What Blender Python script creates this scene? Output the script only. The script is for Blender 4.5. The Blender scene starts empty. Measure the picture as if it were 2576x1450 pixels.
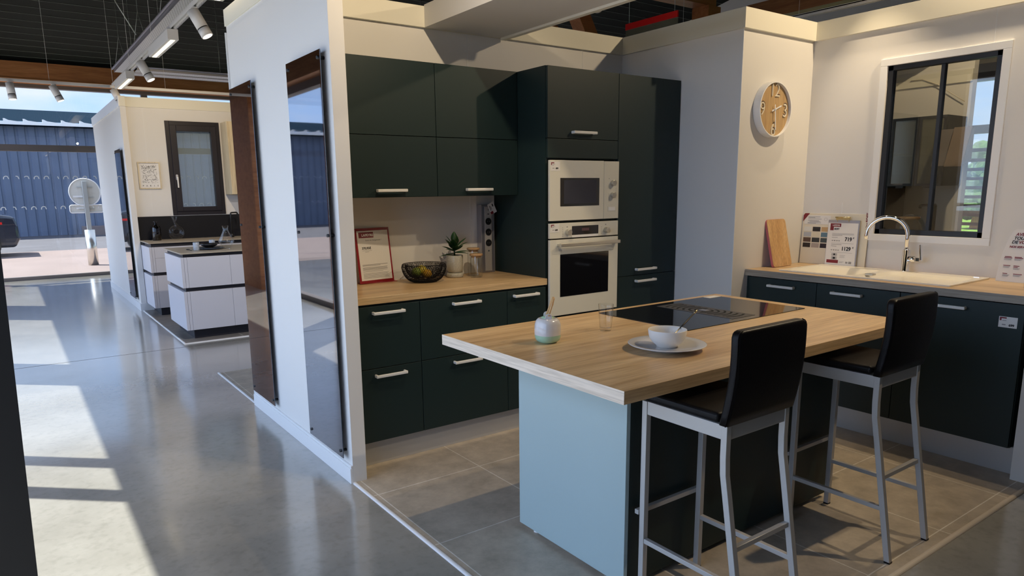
import bpy, bmesh, math, random
from mathutils import Vector, Matrix
PI = math.pi
random.seed(7)
C = bpy.context.scene.collection
S = bpy.context.scene
# ------------------------------------------------------------------ camera
CAM = Vector((-2.7545, -3.3838, 1.5167))
RT = Vector((0.81557903, -0.57850424, -0.01279423))
UP = Vector((0.11796162, 0.14457543, 0.98243728))
FW = Vector((0.5664944, 0.80276447, -0.18615398))
cd = bpy.data.cameras.new('camera')
cam = bpy.data.objects.new('camera', cd)
C.objects.link(cam)
cam.matrix_world = Matrix(((RT.x, UP.x, -FW.x, CAM.x), (RT.y, UP.y, -FW.y, CAM.y), (RT.z, UP.z, -FW.z, CAM.z), (0, 0, 0, 1)))
cd.sensor_fit = 'HORIZONTAL'
cd.sensor_width = 36.0
cd.lens = 1742.99 / 2576 * 36.0
cd.shift_x = 28.85 / 2576
cd.shift_y = 83.67 / 2576
cd.clip_start = 0.02
cd.clip_end = 300
S.camera = cam
# ------------------------------------------------------------------ world, sun, exposure
S.view_settings.view_transform = 'Standard'
S.view_settings.look = 'None'
S.view_settings.exposure = 0.0
S.view_settings.gamma = 1.0
S.view_settings.use_curve_mapping = False
w = bpy.data.worlds.new('sky')
S.world = w
w.use_nodes = True
nt = w.node_tree
nt.nodes.clear()
def wn(t, **k):
    n = nt.nodes.new(t)
    for a, b in k.items():
        setattr(n, a, b)
    return n
tc = wn('ShaderNodeTexCoord')
sep = wn('ShaderNodeSeparateXYZ')
nt.links.new(tc.outputs['Generated'], sep.inputs[0])
ramp = wn('ShaderNodeValToRGB')
ramp.color_ramp.elements[0].position = 0.0
ramp.color_ramp.elements[0].color = (0.24, 0.38, 0.64, 1)
ramp.color_ramp.elements[1].position = 0.6
ramp.color_ramp.elements[1].color = (0.28, 0.36, 0.56, 1)
nt.links.new(sep.outputs['Z'], ramp.inputs[0])
mp = wn('ShaderNodeMapping')
mp.inputs['Scale'].default_value = (1.6, 1.6, 5.0)
nt.links.new(tc.outputs['Generated'], mp.inputs[0])
noi = wn('ShaderNodeTexNoise')
noi.inputs['Scale'].default_value = 2.2
noi.inputs['Detail'].default_value = 7
noi.inputs['Roughness'].default_value = 0.55
nt.links.new(mp.outputs[0], noi.inputs[0])
cr = wn('ShaderNodeValToRGB')
cr.color_ramp.elements[0].position = 0.43
cr.color_ramp.elements[1].position = 0.72
nt.links.new(noi.outputs[0], cr.inputs[0])
mx = wn('ShaderNodeMixRGB')
mx.inputs[2].default_value = (0.46, 0.475, 0.51, 1)
nt.links.new(cr.outputs[0], mx.inputs[0])
nt.links.new(ramp.outputs[0], mx.inputs[1])
bg = wn('ShaderNodeBackground')
# the sky is brighter on the sun's side (west)
west = wn('ShaderNodeMath', operation='MULTIPLY', use_clamp=True)
west.inputs[1].default_value = -1.0
nt.links.new(sep.outputs['X'], west.inputs[0])
lift = wn('ShaderNodeMath', operation='MULTIPLY_ADD')
lift.inputs[1].default_value = 4.0
lift.inputs[2].default_value = 2.4
nt.links.new(west.outputs[0], lift.inputs[0])
nt.links.new(lift.outputs[0], bg.inputs['Strength'])
nt.links.new(mx.outputs[0], bg.inputs[0])
wo = wn('ShaderNodeOutputWorld')
nt.links.new(bg.outputs[0], wo.inputs[0])

SUN = Vector((0.403, -0.359, -0.842)).normalized()
sl = bpy.data.lights.new('sun', 'SUN')
sl.energy = 12.5
sl.angle = math.radians(0.55)
sl.color = (1.0, 0.95, 0.86)
so = bpy.data.objects.new('sun', sl)
so.rotation_euler = SUN.to_track_quat('-Z', 'Y').to_euler()
so.location = (-6, 8, 12)
C.objects.link(so)
# display spots of the track lighting plus an added fill lamp
def spotlamp(name, loc, target, power, size=70, blend=0.4, rad=0.02, col=(1.0, 0.79, 0.52)):
    l = bpy.data.lights.new(name, 'SPOT')
    l.energy = power
    l.spot_size = math.radians(size)
    l.spot_blend = blend
    l.shadow_soft_size = rad
    l.color = col
    o = bpy.data.objects.new(name, l)
    o.location = loc
    o.rotation_euler = (Vector(target) - Vector(loc)).to_track_quat('-Z', 'Y').to_euler()
    C.objects.link(o)
spotlamp('spot_clock_wall', (1.85, -1.75, 3.25), (0.75, -0.3, 1.1), 92, 135, 0.5, 0.03)
spotlamp('spot_sink', (1.60, -0.84, 3.10), (1.88, -1.15, 1.0), 45, 66, 0.8)
spotlamp('spot_back', (-0.86, -1.03, 2.97), (-0.9, 0.3, 1.6), 68, 110, 0.6)
spotlamp('spot_island', (0.75, -2.6, 3.0), (-0.1, -1.35, 0.9), 110, 66, 0.9)
spotlamp('spot_far', (-0.9, 5.0, 2.9), (-0.6, 6.8, 1.6), 65, 110, 0.7)
spotlamp('fill_far_fronts', (-0.7, 2.3, 2.85), (-0.8, 4.4, 0.7), 150, 80, 0.7, 0.03, (1.0, 0.90, 0.80))  # unseen fill added to brighten the far cabinet fronts
spotlamp('spot_room', (2.7, -1.6, 3.2), (3.8, -0.4, 1.6), 90, 110, 0.8)

# ------------------------------------------------------------------ materials
MATS = {}
def mat(name, col, rough=0.5, metal=0.0, spec=0.5, coat=0.0, bump=0.0, bscale=60, vary=0.0, vscale=6, trans=0.0, alpha=1.0, emit=None, estr=0.0, stretch=(1, 1, 1)):
    m = bpy.data.materials.new(name)
    m.use_nodes = True
    n = m.node_tree
    b = n.nodes['Principled BSDF']
    b.inputs['Base Color'].default_value = (*col, 1)
    b.inputs['Roughness'].default_value = rough
    b.inputs['Metallic'].default_value = metal
    b.inputs['Specular IOR Level'].default_value = spec
    b.inputs['Coat Weight'].default_value = coat
    b.inputs['Transmission Weight'].default_value = trans
    b.inputs['Alpha'].default_value = alpha
    if emit:
        b.inputs['Emission Color'].default_value = (*emit, 1)
        b.inputs['Emission Strength'].default_value = estr
    if vary or bump:
        t = n.nodes.new('ShaderNodeTexCoord')
        mpg = n.nodes.new('ShaderNodeMapping')
        mpg.inputs['Scale'].default_value = stretch
        n.links.new(t.outputs['Object'], mpg.inputs[0])
    if vary:
        z = n.nodes.new('ShaderNodeTexNoise')
        z.inputs['Scale'].default_value = vscale
        z.inputs['Detail'].default_value = 6
        n.links.new(mpg.outputs[0], z.inputs[0])
        r = n.nodes.new('ShaderNodeValToRGB')
        r.color_ramp.elements[0].position = 0.3
        r.color_ramp.elements[1].position = 0.7
        r.color_ramp.elements[0].color = tuple(c * (1 - vary) for c in col) + (1,)
        r.color_ramp.elements[1].color = tuple(min(1, c * (1 + vary)) for c in col) + (1,)
        n.links.new(z.outputs[0], r.inputs[0])
        n.links.new(r.outputs[0], b.inputs['Base Color'])
    if bump:
        z2 = n.nodes.new('ShaderNodeTexNoise')
        z2.inputs['Scale'].default_value = bscale
        z2.inputs['Detail'].default_value = 3
        n.links.new(mpg.outputs[0], z2.inputs[0])
        bp = n.nodes.new('ShaderNodeBump')
        bp.inputs['Strength'].default_value = bump
        bp.inputs['Distance'].default_value = 0.002
        n.links.new(z2.outputs[0], bp.inputs['Height'])
        n.links.new(bp.outputs[0], b.inputs['Normal'])
    MATS[name] = m
    return m
def wood(name, c1, c2, c3, axis=0, rough=0.45, scale=1.0):
    m = bpy.data.materials.new(name)
    m.use_nodes = True
    n = m.node_tree
    b = n.nodes['Principled BSDF']
    t = n.nodes.new('ShaderNodeTexCoord')
    mp = n.nodes.new('ShaderNodeMapping')
    sc = [14 * scale] * 3
    sc[axis] = 0.9 * scale
    mp.inputs['Scale'].default_value = sc
    n.links.new(t.outputs['Object'], mp.inputs[0])
    z = n.nodes.new('ShaderNodeTexNoise')
    z.inputs['Scale'].default_value = 1.0
    z.inputs['Detail'].default_value = 8
    z.inputs['Roughness'].default_value = 0.62
    z.inputs['Distortion'].default_value = 0.6
    n.links.new(mp.outputs[0], z.inputs[0])
    r = n.nodes.new('ShaderNodeValToRGB')
    r.color_ramp.elements[0].position = 0.28
    r.color_ramp.elements[0].color = (*c1, 1)
    r.color_ramp.elements[1].position = 0.72
    r.color_ramp.elements[1].color = (*c3, 1)
    e = r.color_ramp.elements.new(0.5)
    e.color = (*c2, 1)
    n.links.new(z.outputs[0], r.inputs[0])
    # fine grain
    mp2 = n.nodes.new('ShaderNodeMapping')
    sc2 = [160 * scale] * 3
    sc2[axis] = 6 * scale
    mp2.inputs['Scale'].default_value = sc2
    n.links.new(t.outputs['Object'], mp2.inputs[0])
    z2 = n.nodes.new('ShaderNodeTexNoise')
    z2.inputs['Scale'].default_value = 1.0
    z2.inputs['Detail'].default_value = 4
    n.links.new(mp2.outputs[0], z2.inputs[0])
    r2 = n.nodes.new('ShaderNodeValToRGB')
    r2.color_ramp.elements[0].position = 0.35
    r2.color_ramp.elements[0].color = (0.72, 0.70, 0.68, 1)
    r2.color_ramp.elements[1].position = 0.6
    r2.color_ramp.elements[1].color = (1, 1, 1, 1)
    n.links.new(z2.outputs[0], r2.inputs[0])
    mm = n.nodes.new('ShaderNodeMixRGB')
    mm.blend_type = 'MULTIPLY'
    mm.inputs[0].default_value = 0.8
    n.links.new(r.outputs[0], mm.inputs[1])
    n.links.new(r2.outputs[0], mm.inputs[2])
    n.links.new(mm.outputs[0], b.inputs['Base Color'])
    b.inputs['Roughness'].default_value = rough
    MATS[name] = m
    return m
def pane(name, tint=(0.93, 0.96, 0.96), gloss=0.09, rough=0.0, film=None, cover=0.0):
    m = bpy.data.materials.new(name)
    m.use_nodes = True
    n = m.node_tree
    n.nodes.clear()
    tr = n.nodes.new('ShaderNodeBsdfTransparent')
    tr.inputs[0].default_value = (*tint, 1)
    g = n.nodes.new('ShaderNodeBsdfGlossy')
    g.inputs['Roughness'].default_value = rough
    fr = n.nodes.new('ShaderNodeLayerWeight')
    fr.inputs[0].default_value = 0.5
    pw = n.nodes.new('ShaderNodeMath')
    pw.operation = 'POWER'
    pw.inputs[1].default_value = 5.0
    n.links.new(fr.outputs['Facing'], pw.inputs[0])
    ma = n.nodes.new('ShaderNodeMath')
    ma.operation = 'MULTIPLY_ADD'
    ma.inputs[1].default_value = 1.0 - gloss
    ma.inputs[2].default_value = gloss
    ma.use_clamp = True
    n.links.new(pw.outputs[0], ma.inputs[0])
    mi = n.nodes.new('ShaderNodeMixShader')
    n.links.new(ma.outputs[0], mi.inputs[0])
    base_ = tr.outputs[0]
    if film:
        df = n.nodes.new('ShaderNodeBsdfDiffuse')
        df.inputs[0].default_value = (*film, 1)
        m2 = n.nodes.new('ShaderNodeMixShader')
        m2.inputs[0].default_value = cover
        n.links.new(tr.outputs[0], m2.inputs[1])
        n.links.new(df.outputs[0], m2.inputs[2])
        base_ = m2.outputs[0]
    n.links.new(base_, mi.inputs[1])
    n.links.new(g.outputs[0], mi.inputs[2])
    o = n.nodes.new('ShaderNodeOutputMaterial')
    n.links.new(mi.outputs[0], o.inputs[0])
    MATS[name] = m
    return m

wallm = mat('wall_paint', (0.76, 0.74, 0.71), 0.75, bump=0.06, bscale=300)
bandm = mat('band_paint', (0.80, 0.77, 0.66), 0.6)
teal = mat('teal_laminate', (0.0125, 0.0265, 0.027), 0.45, spec=0.35, bump=0.15, bscale=400)
tealin = mat('dark_gap', (0.006, 0.008, 0.008), 0.8)
handlem = mat('handle_white', (0.78, 0.77, 0.74), 0.35)
plinthm = mat('plinth_aluminium', (0.52, 0.52, 0.52), 0.42, metal=0.35)
oak = wood('oak_worktop', (0.46, 0.285, 0.135), (0.66, 0.45, 0.235), (0.77, 0.555, 0.31), 0, 0.34)
oaky = wood('oak_worktop_across', (0.44, 0.29, 0.15), (0.62, 0.44, 0.25), (0.73, 0.54, 0.33), 1, 0.4)
edgem = wood('oak_edge_daylit', (0.76, 0.63, 0.50), (0.82, 0.69, 0.56), (0.86, 0.74, 0.61), 1, 0.45)  # paler than the slab: daylight on the island edge put into the colour
greyedge = wood('grey_oak_edge', (0.24, 0.20, 0.16), (0.36, 0.31, 0.25), (0.42, 0.37, 0.30), 1, 0.5)
ivory = mat('ivory_glass', (0.72, 0.70, 0.61), 0.16, coat=0.3)
blackglass = mat('black_glass', (0.006, 0.006, 0.008), 0.05, spec=0.6)
mwwin = mat('microwave_window', (0.025, 0.028, 0.045), 0.25)
knobm = mat('satin_metal', (0.62, 0.60, 0.54), 0.3, metal=0.9)
chrome = mat('chrome', (0.86, 0.86, 0.88), 0.06, metal=1.0)
alum = mat('brushed_aluminium', (0.42, 0.42, 0.47), 0.36, metal=0.8)
tubem = mat('grey_steel_tube', (0.50, 0.48, 0.455), 0.4, metal=0.25)
leather = mat('black_leather', (0.006, 0.005, 0.005), 0.38, spec=0.16, bump=0.25, bscale=220)
blackm = mat('black_plastic', (0.012, 0.012, 0.013), 0.4)
blackmat = mat('black_matt', (0.009, 0.009, 0.012), 0.6, spec=0.25)
smoked = mat('smoked_mirror_glass', (0.34, 0.33, 0.35), 0.025, metal=1.0)
smokededge = mat('smoked_glass_edge', (0.05, 0.07, 0.10), 0.2)
white = mat('white_paint', (0.82, 0.82, 0.82), 0.4)
whitegloss = mat('white_ceramic', (0.82, 0.80, 0.76), 0.12, coat=0.4)
sinkm = mat('cream_ceramic', (0.86, 0.80, 0.67), 0.2)
mint = mat('mint_glaze', (0.36, 0.58, 0.42), 0.18, coat=0.4)
greyglaze = mat('pale_grey_glaze', (0.66, 0.64, 0.63), 0.14, coat=0.4)
speckle = mat('speckled_glaze', (0.52, 0.50, 0.42), 0.25, vary=0.18, vscale=180)
bamboo = wood('bamboo', (0.50, 0.27, 0.10), (0.66, 0.40, 0.17), (0.74, 0.49, 0.24), 2, 0.45)
bamboolid = wood('bamboo_lid', (0.46, 0.27, 0.12), (0.60, 0.38, 0.19), (0.68, 0.45, 0.24), 0, 0.5, 2)
redm = mat('burgundy_print', (0.20, 0.012, 0.022), 0.45)
redframe = mat('burgundy_acrylic', (0.26, 0.015, 0.022), 0.25)
brightred = mat('red_acrylic', (0.75, 0.012, 0.012), 0.35)
paper = mat('white_paper', (0.78, 0.76, 0.74), 0.55)
ink = mat('black_ink', (0.015, 0.015, 0.018), 0.6)
greyink = mat('grey_ink', (0.30, 0.29, 0.29), 0.6)
creamboard = mat('cream_board', (0.76, 0.69, 0.55), 0.5)
leafm = mat('leaf_green', (0.015, 0.055, 0.014), 0.35, vary=0.4, vscale=12)
soil = mat('soil', (0.03, 0.02, 0.012), 0.9)
lime = mat('lime_peel', (0.22, 0.30, 0.03), 0.45, bump=0.3, bscale=120)
lemon = mat('lemon_peel', (0.62, 0.48, 0.03), 0.45, bump=0.3, bscale=120)
orange = mat('orange_peel', (0.70, 0.38, 0.02), 0.45, bump=0.3, bscale=120)
glulam = wood('glulam', (0.30, 0.10, 0.030), (0.44, 0.17, 0.055), (0.52, 0.22, 0.08), 0, 0.6)
glulamy = wood('glulam_along', (0.22, 0.08, 0.028), (0.34, 0.14, 0.05), (0.42, 0.19, 0.075), 1, 0.6)
palewood = wood('pale_ash', (0.62, 0.50, 0.32), (0.74, 0.62, 0.42), (0.80, 0.68, 0.48), 2, 0.45)
deckm = mat('dark_deck', (0.012, 0.0135, 0.011), 0.85, spec=0.2)
ribm = mat('deck_rib', (0.16, 0.175, 0.15), 0.6)
tracksm = mat('white_lacquer', (0.72, 0.70, 0.68), 0.4)
ledm = mat('warm_led', (1, 0.9, 0.7), 0.4, emit=(1.0, 0.80, 0.48), estr=3.0)
ledspot = mat('spot_lens', (1, 0.9, 0.8), 0.4, emit=(1.0, 0.88, 0.72), estr=2.0)
brownframe = mat('taupe_frame', (0.14, 0.12, 0.115), 0.5)
anth = mat('anthracite_frame', (0.016, 0.014, 0.021), 0.45, spec=0.3)
blackframe = mat('black_steel_frame', (0.012, 0.013, 0.016), 0.4)
glass = pane('clear_pane', (0.95, 0.97, 0.97), 0.05)
glass2 = pane('interior_pane', (0.84, 0.84, 0.80), 0.07)
whiteglassm = pane('drinking_glass', (0.985, 0.99, 0.99), 0.05)
smokeglass = pane('smoky_bottle_glass', (0.42, 0.40, 0.42), 0.07)
lacquer = mat('pale_lacquer', (0.66, 0.65, 0.70), 0.35)
channel = mat('anthracite_channel', (0.020, 0.019, 0.026), 0.45)
stone = wood('beige_stone_laminate', (0.36, 0.30, 0.23), (0.50, 0.43, 0.33), (0.60, 0.53, 0.42), 0, 0.35)
sheet = mat('grey_cladding', (0.125, 0.16, 0.235), 0.5, vary=0.1, vscale=1.2)
roofm = mat('blue_grey_roof', (0.014, 0.026, 0.042), 1.0, spec=0.0)
eavem = mat('white_eave', (0.9, 0.89, 0.86), 0.5)
galv = mat('galvanised_steel', (0.55, 0.57, 0.56), 0.4, metal=0.5)
signback = mat('sign_back', (0.62, 0.61, 0.56), 0.5)
carm = mat('car_body', (0.02, 0.025, 0.04), 0.15, coat=0.8)
steelpost = mat('stainless_post', (0.80, 0.77, 0.70), 0.25, metal=1.0)
grass = mat('grass', (0.16, 0.30, 0.04), 0.9, vary=0.4, vscale=3)
treem = mat('foliage', (0.05, 0.10, 0.03), 0.9, vary=0.6, vscale=2.5)
curbm = mat('white_trim_strip', (0.78, 0.77, 0.76), 0.3)
curbwood = mat('beige_trim_strip', (0.62, 0.54, 0.44), 0.4)
frost = pane('frosted_door_glass', (0.75, 0.73, 0.66), 0.05, 0.15, (0.26, 0.26, 0.19), 0.45)

# concrete
m = mat('polished_concrete', (0.33, 0.315, 0.29), 0.2)
n = m.node_tree
b = n.nodes['Principled BSDF']
t = n.nodes.new('ShaderNodeTexCoord')
z = n.nodes.new('ShaderNodeTexNoise'); z.inputs['Scale'].default_value = 1.3; z.inputs['Detail'].default_value = 12; z.inputs['Roughness'].default_value = 0.65
n.links.new(t.outputs['Object'], z.inputs[0])
r = n.nodes.new('ShaderNodeValToRGB')
r.color_ramp.elements[0].position = 0.3; r.color_ramp.elements[0].color = (0.275, 0.265, 0.235, 1)
r.color_ramp.elements[1].position = 0.7; r.color_ramp.elements[1].color = (0.42, 0.405, 0.37, 1)
n.links.new(z.outputs[0], r.inputs[0])
z3 = n.nodes.new('ShaderNodeTexNoise'); z3.inputs['Scale'].default_value = 28; z3.inputs['Detail'].default_value = 6
n.links.new(t.outputs['Object'], z3.inputs[0])
r3 = n.nodes.new('ShaderNodeValToRGB')
r3.color_ramp.elements[0].position = 0.27; r3.color_ramp.elements[0].color = (0.68, 0.68, 0.66, 1)
r3.color_ramp.elements[1].position = 0.5; r3.color_ramp.elements[1].color = (1, 1, 1, 1)
n.links.new(z3.outputs[0], r3.inputs[0])
mm = n.nodes.new('ShaderNodeMixRGB'); mm.blend_type = 'MULTIPLY'; mm.inputs[0].default_value = 0.4
n.links.new(r.outputs[0], mm.inputs[1]); n.links.new(r3.outputs[0], mm.inputs[2])
n.links.new(mm.outputs[0], b.inputs['Base Color'])
z2 = n.nodes.new('ShaderNodeTexNoise'); z2.inputs['Scale'].default_value = 5; z2.inputs['Detail'].default_value = 8
n.links.new(t.outputs['Object'], z2.inputs[0])
mr = n.nodes.new('ShaderNodeMapRange'); mr.inputs[3].default_value = 0.13; mr.inputs[4].default_value = 0.27
n.links.new(z2.outputs[0], mr.inputs[0]); n.links.new(mr.outputs[0], b.inputs['Roughness'])
bp_ = n.nodes.new('ShaderNodeBump'); bp_.inputs['Strength'].default_value = 0.12; bp_.inputs['Distance'].default_value = 0.01
n.links.new(z2.outputs[0], bp_.inputs['Height']); n.links.new(bp_.outputs[0], b.inputs['Normal'])
b.inputs['Specular IOR Level'].default_value = 0.8
b.inputs['Coat Weight'].default_value = 1.0
b.inputs['Coat Roughness'].default_value = 0.12
concrete = m

def tiles(name, col, ox, oy, pitch, rough=0.4):
    m = mat(name, col, rough)
    n = m.node_tree
    b = n.nodes['Principled BSDF']
    g = n.nodes.new('ShaderNodeNewGeometry')
    mp = n.nodes.new('ShaderNodeMapping')
    mp.inputs['Location'].default_value = (-ox / pitch + 40, -oy / pitch + 40, 0)
    mp.inputs['Scale'].default_value = (1 / pitch, 1 / pitch, 1)
    n.links.new(g.outputs['Position'], mp.inputs[0])
    br = n.nodes.new('ShaderNodeTexBrick')
    br.offset = 0.0
    br.inputs['Scale'].default_value = 1.0
    br.inputs['Mortar Size'].default_value = 0.0045
    br.inputs['Mortar Smooth'].default_value = 0.1
    br.inputs['Brick Width'].default_value = 1.0
    br.inputs['Row Height'].default_value = 1.0
    br.inputs['Color1'].default_value = (*col, 1)
    br.inputs['Color2'].default_value = (*[c * 0.94 for c in col], 1)
    br.inputs['Mortar'].default_value = (0.85, 0.80, 0.72, 1)
    n.links.new(mp.outputs[0], br.inputs[0])
    z = n.nodes.new('ShaderNodeTexNoise')
    z.inputs['Scale'].default_value = 7
    z.inputs['Detail'].default_value = 9
    z.inputs['Roughness'].default_value = 0.7
    n.links.new(g.outputs['Position'], z.inputs[0])
    r = n.nodes.new('ShaderNodeValToRGB')
    r.color_ramp.elements[0].position = 0.3
    r.color_ramp.elements[0].color = (0.62, 0.62, 0.61, 1)
    r.color_ramp.elements[1].position = 0.65
    r.color_ramp.elements[1].color = (1.0, 1.0, 1.0, 1)
    n.links.new(z.outputs[0], r.inputs[0])
    mm = n.nodes.new('ShaderNodeMixRGB')
    mm.blend_type = 'MULTIPLY'
    mm.inputs[0].default_value = 1
    n.links.new(br.outputs[0], mm.inputs[1])
    n.links.new(r.outputs[0], mm.inputs[2])
    n.links.new(mm.outputs[0], b.inputs['Base Color'])
    return m
tilem = tiles('stone_tile', (0.56, 0.48, 0.38), -0.758, -0.33, 0.615, 0.38)
tile2 = tiles('grey_wood_tile', (0.25, 0.23, 0.21), -1.4, 4.2, 0.6, 0.35)
asph = mat('asphalt', (0.085, 0.085, 0.10), 0.85, vary=0.15, vscale=1.5)
pav = mat('pale_paving', (0.20, 0.155, 0.145), 0.8, vary=0.1, vscale=0.8)

# ------------------------------------------------------------------ mesh helpers
def B():
    return bmesh.new()
def bx(bm, x0, x1, y0, y1, z0, z1, mi=0):
    v = [bm.verts.new((x, y, z)) for x in (x0, x1) for y in (y0, y1) for z in (z0, z1)]
    for f in ((0, 1, 3, 2), (4, 6, 7, 5), (0, 4, 5, 1), (2, 3, 7, 6), (0, 2, 6, 4), (1, 5, 7, 3)):
        fc = bm.faces.new([v[i] for i in f])
        fc.material_index = mi
    return bm
def box(*a):
    return bx(B(), *a)
def obb(bm, c, ax, ay, az, hx, hy, hz):
    """box from centre, three axes and half sizes"""
    c, ax, ay, az = Vector(c), Vector(ax), Vector(ay), Vector(az)
    v = [bm.verts.new(c + ax * sx * hx + ay * sy * hy + az * sz * hz) for sx in (-1, 1) for sy in (-1, 1) for sz in (-1, 1)]
    for f in ((0, 1, 3, 2), (4, 6, 7, 5), (0, 4, 5, 1), (2, 3, 7, 6), (0, 2, 6, 4), (1, 5, 7, 3)):
        bm.faces.new([v[i] for i in f])
    return bm
def tube(bm, pts, r, seg=10, cap=True):
    pts = [Vector(p) for p in pts]
    rs = r if isinstance(r, (list, tuple)) else [r] * len(pts)
    rings = []
    up = None
    for i, p in enumerate(pts):
        if i == 0: d = pts[1] - p
        elif i == len(pts) - 1: d = p - pts[i - 1]
        else: d = (pts[i + 1] - p).normalized() + (p - pts[i - 1]).normalized()
        d.normalize()
        if up is None:
            up = Vector((0, 0, 1)) if abs(d.z) < 0.9 else Vector((0, 1, 0))
        a = d.cross(up)
        if a.length < 1e-5: a = d.cross(Vector((1, 0.3, 0)))
        a.normalize()
        bvec = d.cross(a).normalized()
        up = -bvec if up.dot(-bvec) > 0 else bvec
        rings.append([bm.verts.new(p + (a * math.cos(2 * PI * k / seg) + bvec * math.sin(2 * PI * k / seg)) * rs[i]) for k in range(seg)])
    for i in range(len(rings) - 1):
        # align rings
        r0, r1 = rings[i], rings[i + 1]
        best = min(range(seg), key=lambda s: (r0[0].co - r1[s].co - (pts[i] - pts[i + 1])).length)
        r1 = r1[best:] + r1[:best]
        fl = (r0[1].co - r1[1].co - (pts[i] - pts[i + 1])).length > (r0[1].co - r1[-1].co - (pts[i] - pts[i + 1])).length
        if fl: r1 = [r1[0]] + r1[1:][::-1]
        rings[i + 1] = r1
        for k in range(seg):
            f = bm.faces.new((r0[k], r0[(k + 1) % seg], r1[(k + 1) % seg], r1[k]))
            f.smooth = True
    if cap:
        bm.faces.new(rings[0]); bm.faces.new(rings[-1])
    return bm
def lathe(prof, seg=40, c=(0, 0, 0), smooth=True, closed=False, bm=None):
    """profile [(r,z)...] turned about the vertical axis at c"""
    bm = bm or B()
    rings = []
    for r, z in prof:
        if r < 1e-6:
            rings.append([bm.verts.new((c[0], c[1], c[2] + z))])
        else:
            rings.append([bm.verts.new((c[0] + r * math.cos(2 * PI * k / seg), c[1] + r * math.sin(2 * PI * k / seg), c[2] + z)) for k in range(seg)])
    L = len(rings)
    for i in range(L if closed else L - 1):
        a, b = rings[i], rings[(i + 1) % L]
        for k in range(seg):
            k2 = (k + 1) % seg
            if len(a) == 1 and len(b) == 1: continue
            if len(a) == 1: f = bm.faces.new((a[0], b[k2], b[k]))
            elif len(b) == 1: f = bm.faces.new((a[k], a[k2], b[0]))
            else: f = bm.faces.new((a[k], a[k2], b[k2], b[k]))
            f.smooth = smooth
    return bm
def rrect(x0, x1, y0, y1, r, seg=5):
    pts = []
    for cx, cy, a0 in ((x1 - r, y1 - r, 0), (x0 + r, y1 - r, 90), (x0 + r, y0 + r, 180), (x1 - r, y0 + r, 270)):
        for k in range(seg + 1):
            a = math.radians(a0 + 90 * k / seg)
            pts.append((cx + r * math.cos(a), cy + r * math.sin(a)))
    return pts
def prism(bm, pts, h0, h1, mp=lambda a, b, h: (a, b, h)):
    """polygon pts (a,b) extruded from h0 to h1; mp maps (a,b,h) to xyz"""
    lo = [bm.verts.new(mp(a, b, h0)) for a, b in pts]
    hi = [bm.verts.new(mp(a, b, h1)) for a, b in pts]
    bm.faces.new(lo); bm.faces.new(hi)
    for i in range(len(pts)):
        j = (i + 1) % len(pts)
        bm.faces.new((lo[i], lo[j], hi[j], hi[i]))
    return bm
XZ = lambda a, b, h: (a, h, b)      # polygon in the x-z plane
YZ = lambda a, b, h: (h, a, b)      # polygon in the y-z plane
def wloc(o):
    v = Vector((0, 0, 0))
    while o:
        v += Vector(o.location); o = o.parent
    return v
def obj(name, bm, m, parent=None, bevel=0.0, bseg=2, smooth=False, local=False, label=None):
    me = bpy.data.meshes.new(name)
    if bm is not None:
        bmesh.ops.recalc_face_normals(bm, faces=bm.faces[:])
    o = bpy.data.objects.new(name, me)
    C.objects.link(o)
    off = Vector((0, 0, 0))
    if parent is not None:
        o.parent = parent
        if not local:
            off = wloc(parent)
            bmesh.ops.translate(bm, verts=bm.verts[:], vec=-off)
    else:
        if not local and len(bm.verts):
            xs = [v.co.x for v in bm.verts]; ys = [v.co.y for v in bm.verts]; zs = [v.co.z for v in bm.verts]
            base = Vector(((min(xs) + max(xs)) / 2, (min(ys) + max(ys)) / 2, min(zs)))
            bmesh.ops.translate(bm, verts=bm.verts[:], vec=-base)
            o.location = base
    if smooth:
        for f in bm.faces: f.smooth = True
    bm.to_mesh(me); bm.free()
    for mm_ in (m if isinstance(m, (list, tuple)) else [m]):
        me.materials.append(mm_)
    if bevel:
        md = o.modifiers.new('bevel', 'BEVEL')
        md.width = bevel; md.segments = bseg; md.limit_method = 'ANGLE'; md.angle_limit = math.radians(40)
    if label: o['label'] = label
    return o
def tag(o, label, cat, group=None):
    o['label'] = label; o['category'] = cat
    if group: o['group'] = group
    return o
def thing(name, label, cat, loc=(0, 0, 0), rotz=0, group=None):
    o = bpy.data.objects.new(name, None)
    o.empty_display_size = 0.1
    C.objects.link(o)
    o.location = loc; o.rotation_euler = (0, 0, rotz)
    return tag(o, label, cat, group)
def struct(name, bm, m, parent=None, bevel=0.0):
    o = obj(name, bm, m, parent, bevel)
    if parent is None: o['kind'] = 'structure'
    return o
def dup(root, loc=None, rotz=None, label=None, group=None):
    r = root.copy(); C.objects.link(r)
    if loc is not None: r.location = loc
    if rotz is not None: r.rotation_euler = (0, 0, rotz)
    if label: r['label'] = label
    if group: r['group'] = group
    for ch in list(root.children):
        c = ch.copy(); C.objects.link(c); c.parent = r
        for g in list(ch.children):
            d = g.copy(); C.objects.link(d); d.parent = c
    return r
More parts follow.
